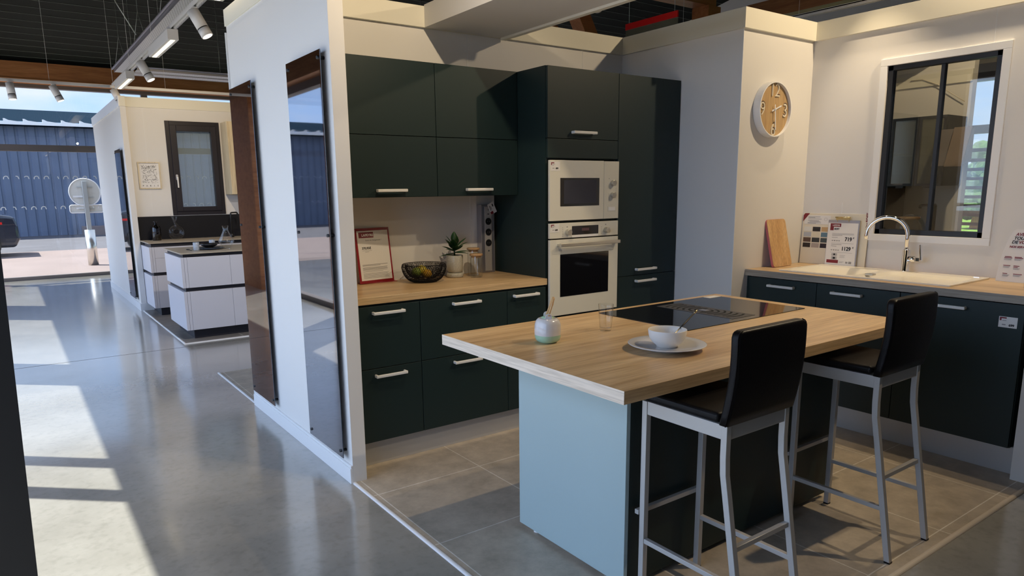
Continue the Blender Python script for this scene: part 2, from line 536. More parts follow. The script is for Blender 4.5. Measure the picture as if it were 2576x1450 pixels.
def text(name, s, size, m, parent, origin, right, up, align='LEFT', ext=0.0004, shear=0, bold=0.0, label=None, squeeze=1.0):
    """lettering as a thin mesh at origin with the given in-plane axes (world), child of parent"""
    cu = bpy.data.curves.new(name, 'FONT')
    cu.body = s; cu.size = size; cu.extrude = ext; cu.align_x = align; cu.shear = shear; cu.offset = bold
    cu.resolution_u = 3
    to = bpy.data.objects.new(name + '_src', cu)
    C.objects.link(to)
    bpy.context.view_layer.update()
    dg = bpy.context.evaluated_depsgraph_get()
    me = bpy.data.meshes.new_from_object(to.evaluated_get(dg))
    bpy.data.objects.remove(to)
    right = Vector(right).normalized(); up = Vector(up).normalized(); nrm = right.cross(up)
    off = wloc(parent) if parent else Vector((0, 0, 0))
    for v in me.vertices:
        c = v.co
        v.co = Vector(origin) + right * c.x * squeeze + up * c.y + nrm * c.z - off
    me.materials.clear(); me.materials.append(m)
    o = bpy.data.objects.new(name, me)
    C.objects.link(o)
    if parent: o.parent = parent
    return o
def plate(bm, origin, right, up, x0, x1, y0, y1, t=0.0006, lift=0.0):
    """thin rectangle in a leaning plane: origin + right*x + up*y"""
    right = Vector(right).normalized(); up = Vector(up).normalized(); nrm = right.cross(up)
    c = Vector(origin) + right * (x0 + x1) / 2 + up * (y0 + y1) / 2 + nrm * (lift + t / 2)
    return obb(bm, c, right, up, nrm, (x1 - x0) / 2, (y1 - y0) / 2, t / 2)

# ================================================================== SETTING
struct('floor', box(-9, 12, -9, 12.0, -0.12, 0.0), concrete)
struct('trim_14', box(-3.7, 1.5, 4.03, 4.036, 0.0, 0.0006), tealin)           # saw joint in the concrete
struct('floor_2', box(-1.398, 1.998, -2.225, 0.578, 0.0005, 0.005), tilem)
struct('floor_3', box(-1.398, 1.98, 0.665, 2.72, 0.0005, 0.005), tilem)
struct('floor_4', box(-1.378, 3.4, 4.185, 6.795, 0.0005, 0.006), tile2)
# kitchen shell
ZT, ZB = 2.622, 2.503
struct('wall_back', box(-1.336, 1.285, 0.58, 0.66, 0, ZT), wallm)
struct('wall_left', box(-1.414, -1.336, -0.118, 1.61, 0, 2.69), wallm, bevel=0.002)
struct('wall_side', box(1.203, 1.283, -0.49, 0.58, 0, ZT), wallm)
struct('wall_clock', box(1.283, 2.0, -0.49, -0.41, 0, ZT), wallm)
wy0, wy1, wz0, wz1 = -1.652, -1.012, 1.196, 2.268
bm = box(2.0, 2.08, -0.49, -0.41, 0, ZT)
bx(bm, 2.0, 2.08, wy1, -0.49, 0, ZT); bx(bm, 2.0, 2.08, -2.23, wy0, 0, ZT)
bx(bm, 2.0, 2.08, wy0, wy1, 0, wz0); bx(bm, 2.0, 2.08, wy0, wy1, wz1, ZT)
struct('wall_right', bm, wallm)
struct('wall_wing', box(1.348, 2.0, -2.23, -2.14, 0, ZT), wallm, bevel=0.002)
# fascia bands at the top of the partitions
struct('trim_1', box(-1.336, 1.203, 0.556, 0.58, ZB, ZT + 0.004), bandm, bevel=0.001)
struct('trim_2', box(1.180, 1.203, -0.49, 0.556, ZB, ZT + 0.004), bandm, bevel=0.001)
struct('trim_3', box(1.180, 1.98, -0.514, -0.49, ZB, ZT + 0.004), bandm, bevel=0.001)
struct('trim_4', box(1.977, 2.0, -2.14, -0.514, ZB, ZT + 0.004), bandm, bevel=0.001)
struct('trim_5', box(-1.424, -1.414, -0.118, 1.61, 2.598, 2.70), bandm)
struct('trim_6', box(-1.424, -1.40, 1.61, 1.622, 0, 2.56), white)
struct('trim_20', box(1.1985, 1.2035, -0.4935, -0.4885, 0.0, ZB), white)
# seams of the wall boards (thin cover strips)
for k, (x, y0_) in enumerate(((-0.194, 0), (0.801, 0))):
    struct('trim_%d' % (7 + k), box(x - 0.0015, x + 0.0015, 0.5785, 0.58, 0.97, ZB), white)
struct('trim_9', box(1.9985, 2.0, -1.60, -1.597, 2.31, ZB), white)
struct('trim_10', box(1.9985, 2.0, -0.78, -0.777, 1.0, 1.4), white)
# skirtings
bm = box(-1.428, -1.414, -0.118, 1.622, 0, 0.085); bx(bm, -1.424, -1.414, -0.118, 1.622, 0.085, 0.10)
struct('baseboard_left', bm, white, bevel=0.002)
# strips at the edge of the tiled floors
def strip(name, a, b, m, r=0.011):
    bm = B(); d = (Vector(b) - Vector(a)).normalized(); sd = Vector((-d.y, d.x, 0))
    prof = [(r * math.cos(PI * k / 8), r * 0.75 * math.sin(PI * k / 8)) for k in range(9)]
    lo = [bm.verts.new(Vector(a) + sd * p[0] + Vector((0, 0, p[1]))) for p in prof]
    hi = [bm.verts.new(Vector(b) + sd * p[0] + Vector((0, 0, p[1]))) for p in prof]
    bm.faces.new(lo); bm.faces.new(hi)
    for i in range(9):
        bm.faces.new((lo[i], lo[(i + 1) % 9], hi[(i + 1) % 9], hi[i]))
    struct(name, bm, m)
strip('trim_11', (-1.407, -2.24, 0), (-1.407, -0.118, 0), curbm)
strip('trim_12', (-1.418, -2.233, 0), (1.348, -2.233, 0), curbwood, 0.014)
strip('trim_13', (-1.407, 1.62, 0), (-1.407, 2.74, 0), curbm)
strip('trim_15', (-1.388, 4.175, 0), (-1.388, 6.79, 0), curbm, 0.012)
strip('trim_16', (-1.40, 4.175, 0), (3.4, 4.175, 0), curbm, 0.012)
strip('trim_17', (-1.388, 8.46, 0), (-1.388, 9.9, 0), curbm, 0.012)
# bulkhead beam across the kitchen
bm = box(-0.515, 0.055, -6.0, 0.556, ZB, 2.634)
struct('ceiling_2', bm, wallm, bevel=0.001)
struct('trim_18', box(0.055, 0.092, -6.0, 0.556, ZB - 0.014, 2.60), bandm, bevel=0.002)
# roof deck
bm = B()
def quad(bm, *p):
    return bm.faces.new([bm.verts.new(q) for q in p])
zr = lambda y: 3.8 + 0.2 * (12 - y) if y > 1 else 6.0 - 0.2 * (1 - y)
for (a, b_) in ((12.3, 1.0), (1.0, -9.0)):
    quad(bm, (-4, a, zr(a)), (12, a, zr(a)), (12, b_, zr(b_)), (-4, b_, zr(b_)))
    quad(bm, (-4, a, zr(a) + .12), (12, a, zr(a) + .12), (12, b_, zr(b_) + .12), (-4, b_, zr(b_) + .12))
cl = obj('ceiling', bm, deckm); cl['kind'] = 'structure'
bm = B()
y = 11.85
while y > -8.9:
    bx(bm, -3.9, 11.9, y - 0.0045, y + 0.0045, zr(y) - 0.005, zr(y) - 0.001)
    y -= 0.25
rb = obj('rib_seams', bm, ribm, cl); rb['kind'] = 'stuff'
# outer walls of the hall
struct('wall_rear', box(-4, 12, -9.1, -9.0, 0, 4.1), wallm)
bm = B(); bx(bm, -3.95, -3.9, -9, 12.2, 3.18, 3.8); bx(bm, -3.9, -3.66, -9, 12.0, 3.44, 3.5)  # unseen; lower edge trims the sun patch, flat box added as shade
vv = [(-3.9, 12, 3.8), (-3.9, 1, 6.0), (-3.9, -9, 4.0), (-3.9, -9, 3.8)]
bm.faces.new([bm.verts.new(q) for q in vv])
struct('wall_outer_left_shade', bm, wallm)
bm = B(); bx(bm, 9.15, 9.2, -9, 12.2, 3.45, 3.8)
bm.faces.new([bm.verts.new((9.15, q[1], q[2])) for q in vv])
struct('wall_outer_right', bm, wallm)
# ---- far glazed front
w1 = obj('window_1', box(-3.7, 9.1, 11.995, 12.005, 0.05, 3.42), glass); w1['kind'] = 'structure'
bm = box(-3.9, 9.1, 11.93, 12.04, 0.0, 0.062); bx(bm, -3.9, 9.1, 11.94, 12.04, 2.31, 2.425); bx(bm, -3.9, 9.1, 11.90, 12.05, 3.41, 3.49)
for x in (-3.74, -0.28, 3.1, 6.5, 9.1):
    bx(bm, x - 0.055, x + 0.055, 11.94, 12.045, 0.0, 3.45)
obj('window_frame', bm, brownframe, w1)
# row of small white safety marks on the glass
bm = B()
def mark(bm, x, z, y, k):
    s = 0.045
    pts = [(x - s, z - s * 0.6), (x - s * 0.9, z + s * 0.2), (x - s * .3, z + s * .62), (x + s * 0.4, z + s * .5), (x + s * 0.7, z - s * 0.5)]
    if k % 3 == 1: pts = pts[1:]
    if k % 4 == 2: pts = pts[2:]
    for a, b in zip(pts[:-1], pts[1:]):
        mx_, mz_ = (a[0] + b[0]) / 2, (a[1] + b[1]) / 2
        d = Vector((b[0] - a[0], 0, b[1] - a[1])); L = d.length; d.normalize()
        obb(bm, (mx_, y, mz_), d, (0, 1, 0), d.cross(Vector((0, 1, 0))), L / 2, 0.001, 0.007)
k = 0
x = -3.4
while x < 1.5:
    mark(bm, x, 1.845, 11.992, k)
    if not (-1.6 < x < -1.52): mark(bm, x + 0.05, 1.30, 11.992, k + 1)
    x += 0.152; k += 1
mk = obj('safety_marks', bm, white, w1); mk['kind'] = 'stuff'
# ---- glazed side on the left (lets the sun in)
w2 = obj('window_2', box(-3.61, -3.60, -3.2, 11.9, 0.05, 2.85), glass); w2['kind'] = 'structure'
struct('wall_daylight_block_left', box(-3.66, -3.58, -9.0, -3.2, 0, 2.95), wallm)  # unseen, added in place of glazing to cut daylight from behind
bm = box(-3.65, -3.55, -3.2, 11.9, 0.0, 0.07); bx(bm, -3.67, -3.55, -3.2, 11.9, 2.85, 2.95)
for y in (2.05, 1.51, -3.14):
    bx(bm, -3.65, -3.57, y - 0.055, y + 0.055, 0.0, 2.9)
obj('window_frame', bm, brownframe, w2)
struct('wall_post_near', box(-3.57, -3.33, 4.05, 4.72, 0.0, 3.0), glulam)
struct('wall_post_far', box(-3.57, -3.35, 7.75, 8.95, 0.0, 3.0), glulam)
struct('wall_header', box(-3.65, -3.40, -8.9, 12.0, 2.95, 3.45), glulamy)
# ---- glazed side on the right
w3 = obj('window_3', box(9.05, 9.06, -1.2, 11.9, 0.05, 3.4), glass); w3['kind'] = 'structure'
struct('wall_daylight_block_right', box(9.02, 9.10, -9.0, -1.2, 0, 3.45), wallm)  # unseen, closes off the glazing here to darken stools and dishwasher
bm = box(9.0, 9.12, -1.2, 11.9, 0.0, 0.07); bx(bm, 9.0, 9.12, -1.2, 11.9, 2.98, 3.45)
bx(bm, 9.0, 9.12, -1.2, 11.9, 2.24, 2.36); bx(bm, 9.0, 9.12, -1.2, 11.9, 1.98, 2.03)
for y in (-1.15, 2.8, 6, 9):
    bx(bm, 9.0, 9.12, y - 0.05, y + 0.05, 0.0, 3.4)
obj('window_frame', bm, brownframe, w3)
# slatted wooden screen by the right hand glazing
t = thing('slatted_screen', 'brown slatted wooden screen beyond the interior window, against the far glazing', 'screen', (8.6, 1.05, 0))
obj('upright', box(8.58, 8.62, 1.06, 1.10, 0, 1.95), glulam, t)
for k in range(14):
    obj('slat', box(8.565, 8.58, 0.80, 1.09, 0.16 + k * 0.128, 0.205 + k * 0.128), glulamy, t)
# glulam beams
struct('trim_21', box(-3.8, 9.1, 11.62, 11.88, 3.52, 3.80), glulam)
struct('trim_22', box(-3.8, 9.1, 11.60, 11.90, 3.47, 3.52), glulam)
struct('trim_23', box(2.2, 4.36, 2.22, 2.42, 3.60, 3.95), glulam)
struct('trim_24', box(4.2, 4.42, 2.2, 2.44, 0.0, 3.6), glulam)
struct('trim_25', box(5.05, 5.25, -4.0, 2.3, 3.52, 3.72), glulamy)
struct('trim_26', box(5.45, 5.6, -4.0, 2.3, 3.56, 3.74), glulamy)
struct('trim_27', box(2.44, 2.60, 3.0, 3.18, 0, 3.33), glulam)
bm = B(); obb(bm, (3.02, 3.08, 3.44), Vector((0.38, 0, -0.62)).normalized(), (0, 1, 0), Vector((0.62, 0, 0.38)).normalized(), 0.85, 0.09, 0.085)
struct('trim_28', bm, glulam)

# ================================================================== INTERIOR WINDOW (right wall)
w4 = obj('window_4', box(2.028, 2.034, wy0 + .03, wy1 - .03, wz0 + .03, wz1 - .03), glass2); w4['kind'] = 'structure'
bm = B()
for (a, b, c, d) in ((wy0, wy0 + .032, wz0, wz1), (wy1 - .032, wy1, wz0, wz1), (wy0, wy1, wz0, wz0 + .034), (wy0, wy1, wz1 - .03, wz1)):
    bx(bm, 2.005, 2.055, a, b, c, d)
ym = -1.335
bx(bm, 2.012, 2.05, ym - .011, ym + .011, wz0 + .02, wz1 - .02)
obj('window_frame', bm, blackframe, w4, bevel=0.002)
bm = B()
ca = 0.044
bx(bm, 1.988, 2.0, wy0 - ca, wy1 + ca, wz1, wz1 + ca); bx(bm, 1.988, 2.0, wy0 - ca, wy1 + ca, wz0 - ca, wz0)
bx(bm, 1.988, 2.0, wy0 - ca, wy0, wz0, wz1); bx(bm, 1.988, 2.0, wy1, wy1 + ca, wz0, wz1)
obj('casing', bm, white, w4, bevel=0.002)

# ================================================================== OUTSIDE
struct('ground_1', box(-40, 40, 12.05, 20.6, -0.16, -0.05), pav)
struct('ground_2', box(-60, 60, 20.6, 120, -0.17, -0.055), asph)
struct('ground_3', box(-40, -3.9, -30, 12.05, -0.16, -0.05), pav)
struct('ground_4', box(9.2, 120, -60, 20.0, -0.30, -0.10), grass)
# neighbouring clad building
t = thing('industrial_building', 'blue-grey ribbed metal clad building across the road, behind the glass front', 'building', (0, 30, -0.06))
bm = B(); prev = None
x = -16.0; prof = []
while x < 24:
    prof += [(x, 30.0), (x + 0.20, 30.0), (x + 0.235, 30.04), (x + 0.30, 30.04), (x + 0.335, 30.0)]
    x += 0.335
vs = [(bm.verts.new((a, b, -0.06)), bm.verts.new((a, b, 4.25))) for a, b in prof]
for i in range(len(vs) - 1):
    bm.faces.new((vs[i][0], vs[i + 1][0], vs[i + 1][1], vs[i][1]))
bx(bm, -16, 24, 30.05, 38, -0.06, 4.2)
obj('cladding', bm, sheet, t)
bm = B(); quad(bm, (-16.3, 29.55, 4.33), (24.3, 29.55, 4.33), (24.3, 38, 5.6), (-16.3, 38, 5.6))
bx(bm, -16.3, 24.3, 29.6, 30.05, 4.18, 4.30)
obj('roof', bm, roofm, t)
bm = B(); x = -16.0
while x < 24:
    prism(bm, [(x, 4.20), (x + 0.62, 4.20), (x + 0.62, 4.30), (x + 0.16, 4.36), (x + 0.05, 4.42), (x, 4.42)], 29.48, 29.54, XZ)
    x += 0.62
obj('eave_trim', bm, eavem, t)
obj('concrete_base', box(-0.2, 3.2, 29.0, 29.99, -0.06, 0.28), pav, t)
# road sign seen from behind
def road_sign(x, y, label):
    t = thing('road_sign', label, 'road sign', (x, y, -0.05))
    obj('sign_disc', (lambda bm: bm)(disc_y(x, y - 0.02, 1.585, 0.31, 0.012)), signback, t)
    rim = B(); tube(rim, [(x + 0.305 * math.cos(a), y - 0.035, 1.585 + 0.305 * math.sin(a)) for a in [2 * PI * k / 36 for k in range(37)]], 0.012, 6, False)
    obj('disc_rim', rim, white, t)
    bm = B(); prism(bm, rrect(x - 0.33, x + 0.33, 1.13, 1.31, 0.045), y - 0.03, y - 0.02, XZ)
    obj('sign_plate', bm, signback, t, bevel=0.004)
    bm = B(); pr = rrect(x - 0.325, x + 0.325, 1.135, 1.305, 0.042); pr.append(pr[0])
    tube(bm, [(a, y - 0.04, b) for a, b in pr], 0.011, 6, False)
    obj('plate_rim', bm, white, t)
    obj('post', box(x - 0.045, x + 0.045, y - 0.12, y - 0.05, 0.3, 1.83), galv, t, bevel=0.006)
    obj('sleeve', lathe([(0, 0), (0.105, 0), (0.105, 0.80), (0.0, 0.80)], 28, (x, y - 0.085, -0.05)), steelpost, t)
    for z in (1.70, 1.47, 1.22):
        obj('bracket', box(x - 0.16, x + 0.16, y - 0.045, y - 0.035, z - 0.008, z + 0.008), galv, t)
    obj('sticker', box(x - 0.24, x - 0.05, y - 0.042, y - 0.036, 1.475, 1.515), white, t)
    obj('sticker', box(x - 0.2, x - 0.05, y - 0.042, y - 0.036, 1.215, 1.25), white, t)
    return t
def disc_y(x, y, z, r, th, seg=40):
    bm = B(); prism(bm, [(x + r * math.cos(2 * PI * k / seg), z + r * math.sin(2 * PI * k / seg)) for k in range(seg)], y - th, y, XZ)
    return bm
road_sign(-1.21, 15.0, 'back of a round road sign with oblong plate below, on a steel post outside')
# car nose at the left edge
t = thing('parked_car', 'dark parked car cut by the left edge, outside the glass front', 'car', (-4.4, 19.6, -0.05))
X0 = -2.47
body = [(X0 - 4.1, 0.30), (X0 - 4.1, 0.95), (X0 - 3.6, 1.02), (X0 - 2.9, 1.42), (X0 - 1.7, 1.46), (X0 - 1.0, 1.22), (X0 - 0.55, 1.08), (X0 - 0.10, 1.0), (X0 - 0.02, 0.75), (X0, 0.42), (X0 - 0.12, 0.20), (X0 - 3.9, 0.20)]
bm = B(); prism(bm, body, 18.9, 20.6, XZ)
obj('body', bm, carm, t, bevel=0.07, bseg=3)
bm = B(); prism(bm, [(X0 - 2.85, 1.10), (X0 - 2.6, 1.40), (X0 - 1.8, 1.42), (X0 - 1.1, 1.16)], 18.88, 18.9, XZ)
obj('side_window', bm, blackglass, t)
obj('headlight', box(X0 - 0.42, X0 - 0.04, 18.86, 19.0, 0.78, 0.98), whiteglassm, t, bevel=0.02)
obj('tail_reflector', box(X0 - 0.9, X0 - 0.35, 18.87, 18.92, 0.80, 0.86), brightred, t)
for wx in (X0 - 0.75, X0 - 3.3):
    wo_ = obj('wheel', disc_y(wx, 18.98, 0.27, 0.32, 0.16), blackm, t, bevel=0.02)
    obj('hub_cap', disc_y(wx, 18.83, 0.27, 0.20, 0.02), alum, wo_)
# greenery seen through the interior window
random.seed(3)
for i, (x, y, h, r) in enumerate(((36, 10.6, 2.6, 1.5), (41, 7.0, 3.4, 2.0), (33, 14.5, 2.8, 1.6), (52, 15.0, 4.4, 2.8), (26, 7.4, 1.1, 0.9), (44, -2, 5, 3.0), (40, 20, 5, 3.0))):
    L = ['tall bushy tree far off on the lawn, seen through the interior window', 'rounded green tree beyond the lawn, right of the tallest one', 'dense tree at the left of the far tree line', 'highest tree at the back of the far tree line', 'low green bush on the lawn in front of the trees', 'broad tree at the far right of the tree line', 'dark tree at the far left end of the tree line'][i]
    t = thing('garden_tree' if i != 4 else 'garden_bush', L, 'tree' if i != 4 else 'bush', (x, y, -0.1), group='trees beyond the lawn')
    bm = B(); tube(bm, [(x, y, -0.1), (x + .1, y, h * .3), (x, y + .1, h * .6)], [.16, .13, .08], 8)
    obj('trunk', bm, glulam, t)
    bm = B()
    for k in range(26):
        a = random.random() * 2 * PI; rr = r * random.random() ** .5 * .75; zz = h * (.35 + .55 * random.random())
        cc = Vector((x + rr * math.cos(a), y + rr * math.sin(a), zz)); s = r * random.uniform(.22, .42)
        g = bmesh.ops.create_icosphere(bm, subdivisions=2, radius=s, matrix=Matrix.Translation(cc))
        for v in g['verts']: v.co += Vector((random.uniform(-1, 1), random.uniform(-1, 1), random.uniform(-1, 1))) * s * .18
    obj('crown', bm, treem, t)
t = thing('garden_fence', 'low post and rail fence on the lawn beyond the far glazing', 'fence', (14, 1.5, -0.1))
for yy in (0.2, 1.72, 3.2, 4.8): obj('post', box(13.95, 14.05, yy - .05, yy + .05, -0.1, 1.02), glulam, t)
obj('rail', box(13.97, 14.03, -.6, 5.4, 0.88, 0.96), glulam, t)
# ================================================================== KITCHEN CABINETS
def handle(parent, c, d, L=0.19, out=(0, -1, 0), h=0.012):
    """D-shaped bar handle centred at c along d, standing off along out"""
    c, d, out = Vector(c), Vector(d).normalized(), Vector(out)
    up = Vector((0, 0, 1))
    bm = B()
    a = c - d * L / 2; b = c + d * L / 2
    st = 0.030
    obb(bm, c + out * st, d, up, out, L / 2, 0.0085, 0.006)
    obb(bm, a + d * 0.008 + out * st / 2, d, up, out, 0.0065, 0.0085, st / 2)
    obb(bm, b - d * 0.008 + out * st / 2, d, up, out, 0.0065, 0.0085, st / 2)
    return obj('handle', bm, handlem, parent, bevel=0.004, bseg=2)
G = 0.0018
def front(parent, kind, x0, x1, z0, z1, y=0.0, th=0.019, axis='x'):
    """door or drawer front; outer face in the plane y (or x) = y"""
    if axis == 'x': bm = box(x0 + G, x1 - G, y, y + th, z0 + G, z1 - G)
    else: bm = box(y, y + th, x0 + G, x1 - G, z0 + G, z1 - G)
    return obj(kind, bm, teal, parent, bevel=0.0012)
def base(x0, x1, label, fronts, xh=None):
    t = thing('base_cabinet', label, 'cabinet', ((x0 + x1) / 2, 0.3, 0.15), group='dark base cabinets along the back wall')
    obj('carcass', box(x0 + .0008, x1 - .0008, 0.0195, 0.575, 0.15, 0.919), teal, t)
    for (z0, z1, zh) in fronts:
        f = front(t, 'drawer', x0, x1, z0, z1)
        handle(f, (xh if xh is not None else (x0 + x1) / 2, 0, zh), (1, 0, 0))
    return t
base(-1.318, -0.918, 'dark green base cabinet with two deep drawers, beside the white partition end', ((0.152, 0.569, 0.529), (0.569, 0.913, 0.876)))
base(-0.918, -0.315, 'widest dark green base cabinet under the wire bowl, two drawers with white handles', ((0.152, 0.569, 0.529), (0.569, 0.913, 0.876)))
base(-0.315, -0.012, 'narrow dark green base cabinet next to the oven column', ((0.152, 0.913, 0.878),), -0.18)
struct('trim_30', box(-1.334, -1.3185, 0.0, 0.575, 0.15, 0.919), teal)
# plinth under the run
t = obj('plinth', box(-1.334, 1.20, 0.050, 0.066, 0.0055, 0.149), plinthm)
tag(t, 'brushed silver plinth under the back wall cabinets', 'plinth')
# worktop
t = thing('worktop', 'oak worktop on the back wall cabinets, carrying the wire bowl and plant', 'worktop', (-0.67, 0.29, 0.9235))
obj('slab', box(-1.334, -0.0015, -0.0005, 0.578, 0.9235, 0.9635), oak, t, bevel=0.002)
# wall cabinets
def wallcab(x0, x1, label, hx):
    t = thing('wall_cabinet', label, 'wall cabinet', ((x0 + x1) / 2, 0.44, 1.483), group='dark wall cabinets above the back worktop')
    obj('carcass', box(x0 + .0008, x1 - .0008, 0.3195, 0.578, 1.483, 2.252), teal, t)
    f = front(t, 'door', x0, x1, 1.483, 1.831, 0.30)
    handle(f, (hx, 0.30, 1.522), (1, 0, 0), 0.19)
    front(t, 'door', x0, x1, 1.831, 2.252, 0.30)
wallcab(-1.206, -0.605, 'dark green wall cabinet next to the partition, lift-up fronts above the price sign', -0.918)
wallcab(-0.605, -0.003, 'dark green wall cabinet touching the oven column, above the plant', -0.314)
struct('trim_31', box(-1.334, -1.2068, 0.32, 0.578, 1.483, 2.252), teal)
# oven column
t = thing('oven_cabinet', 'tall dark green cabinet holding the microwave and oven', 'tall cabinet', (0.3, 0.29, 0.15))
bm = box(0.0, 0.016, 0.0195, 0.577, 0.15, 2.25); bx(bm, 0.584, 0.599, 0.0195, 0.577, 0.15, 2.25)
bx(bm, 0.016, 0.584, 0.56, 0.577, 0.15, 2.25)
for z in (0.15, 0.695, 1.306, 1.702, 2.234): bx(bm, 0.016, 0.584, 0.0195, 0.56, z, z + 0.012)
obj('carcass', bm, teal, t)
f = front(t, 'door', 0, 0.6, 1.825, 2.25)
handle(f, (0.287, 0, 1.865), (1, 0, 0), 0.195)
front(t, 'filler_panel', 0, 0.6, 1.706, 1.825)
f = front(t, 'drawer', 0, 0.6, 0.152, 0.69)
handle(f, (0.3, 0, 0.65), (1, 0, 0), 0.195)
# pantry column
t = thing('pantry_cabinet', 'tall dark green cabinet right of the oven column, with two white handles low down', 'tall cabinet', (0.9, 0.29, 0.15))
obj('carcass', box(0.601, 1.2, 0.0195, 0.577, 0.15, 2.25), teal, t)
f = front(t, 'door', 0.6, 1.2, 0.92, 2.25)
handle(f, (0.876, 0, 0.962), (1, 0, 0), 0.195)
f = front(t, 'door', 0.6, 1.2, 0.152, 0.92)
handle(f, (0.876, 0, 0.881), (1, 0, 0), 0.195)
# microwave
t = thing('built_in_microwave', 'ivory built-in microwave with black window and two knobs, above the oven', 'microwave', (0.3, 0.2, 1.322))
obj('body', box(0.03, 0.57, 0.0, 0.42, 1.33, 1.69), blackm, t)
obj('door', box(0.005, 0.4595, -0.018, -0.0005, 1.322, 1.694), ivory, t, bevel=0.002)
obj('control_panel', box(0.4615, 0.595, -0.018, -0.0005, 1.322, 1.692), ivory, t, bevel=0.002)
f = obj('window', box(0.089, 0.419, -0.0192, -0.018, 1.411, 1.586), blackglass, t)
obj('window_mesh', box(0.118, 0.392, -0.0196, -0.0192, 1.426, 1.573), mwwin, f)
for z in (1.552, 1.475):
    bm = B(); prism(bm, [(0.5365 + 0.019 * math.cos(a), z + 0.019 * math.sin(a)) for a in [2 * PI * k / 24 for k in range(24)]], -0.040, -0.018, XZ)
    obj('knob', bm, knobm, t, bevel=0.0015)
bm = B()
for k in range(9):
    bx(bm, 0.503, 0.509, -0.0185, -0.018, 1.435 + k * 0.006, 1.437 + k * 0.006)
for k in range(6):
    bx(bm, 0.566, 0.571, -0.0185, -0.018, 1.455 + k * 0.012, 1.457 + k * 0.012)
for k in range(3):
    bx(bm, 0.566, 0.571, -0.0185, -0.018, 1.538 + k * 0.014, 1.540 + k * 0.014)
bx(bm, 0.504, 0.510, -0.0185, -0.018, 1.578, 1.584)
obj('dial_marks', bm, greyink, t)
f = obj('open_button', box(0.497, 0.570, -0.0195, -0.018, 1.369, 1.403), ivory, t, bevel=0.0008)
obj('button_face', box(0.504, 0.563, -0.0205, -0.0195, 1.374, 1.398), white, f)
def price_tag(name, label, parent_z, x0, x1, z0, z1, y, price):
    t = thing(name, label, 'price label', ((x0 + x1) / 2, y, z0))
    obj('card', box(x0, x1, y - 0.001, y, z0, z1), paper, t)
    obj('red_corner', (lambda bm: bx(bx(bm, x0 + .003, x0 + .028, y - 0.0016, y - 0.001, z1 - .010, z1 - .004), x0 + .003, x0 + .009, y - 0.0016, y - 0.001, z1 - .021, z1 - .010))(B()), redm, t)
    text('price', price, 0.014, ink, t, (x1 - 0.036, y - 0.0014, z0 + 0.010), (1, 0, 0), (0, 0, 1), bold=0.0006)
    bm = B()
    bx(bm, x0 + .012, x0 + .035, y - .0014, y - .001, z1 - .017, z1 - .015); bx(bm, x0 + .012, x0 + .026, y - .0014, y - .001, z1 - .023, z1 - .021)
    bx(bm, x0 + .014, x0 + .030, y - .0014, y - .001, z0 + .013, z0 + .017)
    obj('small_print', bm, greyink, t)
price_tag('price_label', 'small white price label on the top left corner of the microwave', 0, 0.011, 0.086, 1.629, 1.684, -0.018, '499')
price_tag('price_label', 'small white price label on the left end of the oven panel', 0, 0.011, 0.082, 1.251, 1.304, -0.018, '649')
# oven
t = thing('built_in_oven', 'ivory built-in oven with black glass door and long bar handle', 'oven', (0.3, 0.28, 0.715))
obj('body', box(0.03, 0.57, 0.0, 0.50, 0.715, 1.30), blackm, t)
obj('control_panel', box(0.005, 0.595, -0.018, -0.0005, 1.212, 1.307), ivory, t, bevel=0.002)
f = obj('display', box(0.187, 0.415, -0.0192, -0.018, 1.229, 1.285), blackglass, t)
obj('digits', box(0.270, 0.333, -0.0196, -0.0192, 1.252, 1.270), mat('display_digits', (0.10, 0.05, 0.06), 0.4), f)
obj('display_strip', box(0.187, 0.415, -0.0196, -0.018, 1.213, 1.2275), white, t)
for x in (0.148, 0.482):
    bm = B(); prism(bm, [(x + 0.019 * math.cos(a), 1.249 + 0.019 * math.sin(a)) for a in [2 * PI * k / 24 for k in range(24)]], -0.046, -0.018, XZ)
    obj('knob', bm, knobm, t, bevel=0.0015)
bm = B()
for k in range(6): bx(bm, 0.107, 0.113, -0.0185, -0.018, 1.222 + k * 0.011, 1.225 + k * 0.011)
for k in range(5): bx(bm, 0.440, 0.446, -0.0185, -0.018, 1.226 + k * 0.011, 1.229 + k * 0.011)
bx(bm, 0.142, 0.152, -0.0185, -0.018, 1.278, 1.285); bx(bm, 0.476, 0.486, -0.0185, -0.018, 1.281, 1.288)
obj('dial_marks', bm, greyink, t)
d = obj('door', box(0.005, 0.595, -0.020, -0.0005, 0.718, 1.204), ivory, t, bevel=0.002)
obj('door_glass', box(0.088, 0.508, -0.0212, -0.020, 0.838, 1.110), blackglass, d)
bm = box(0.060, 0.578, -0.062, -0.046, 1.160, 1.182)
bx(bm, 0.062, 0.082, -0.050, -0.019, 1.163, 1.179); bx(bm, 0.556, 0.576, -0.050, -0.019, 1.163, 1.179)
obj('handle', bm, knobm, d, bevel=0.0025)
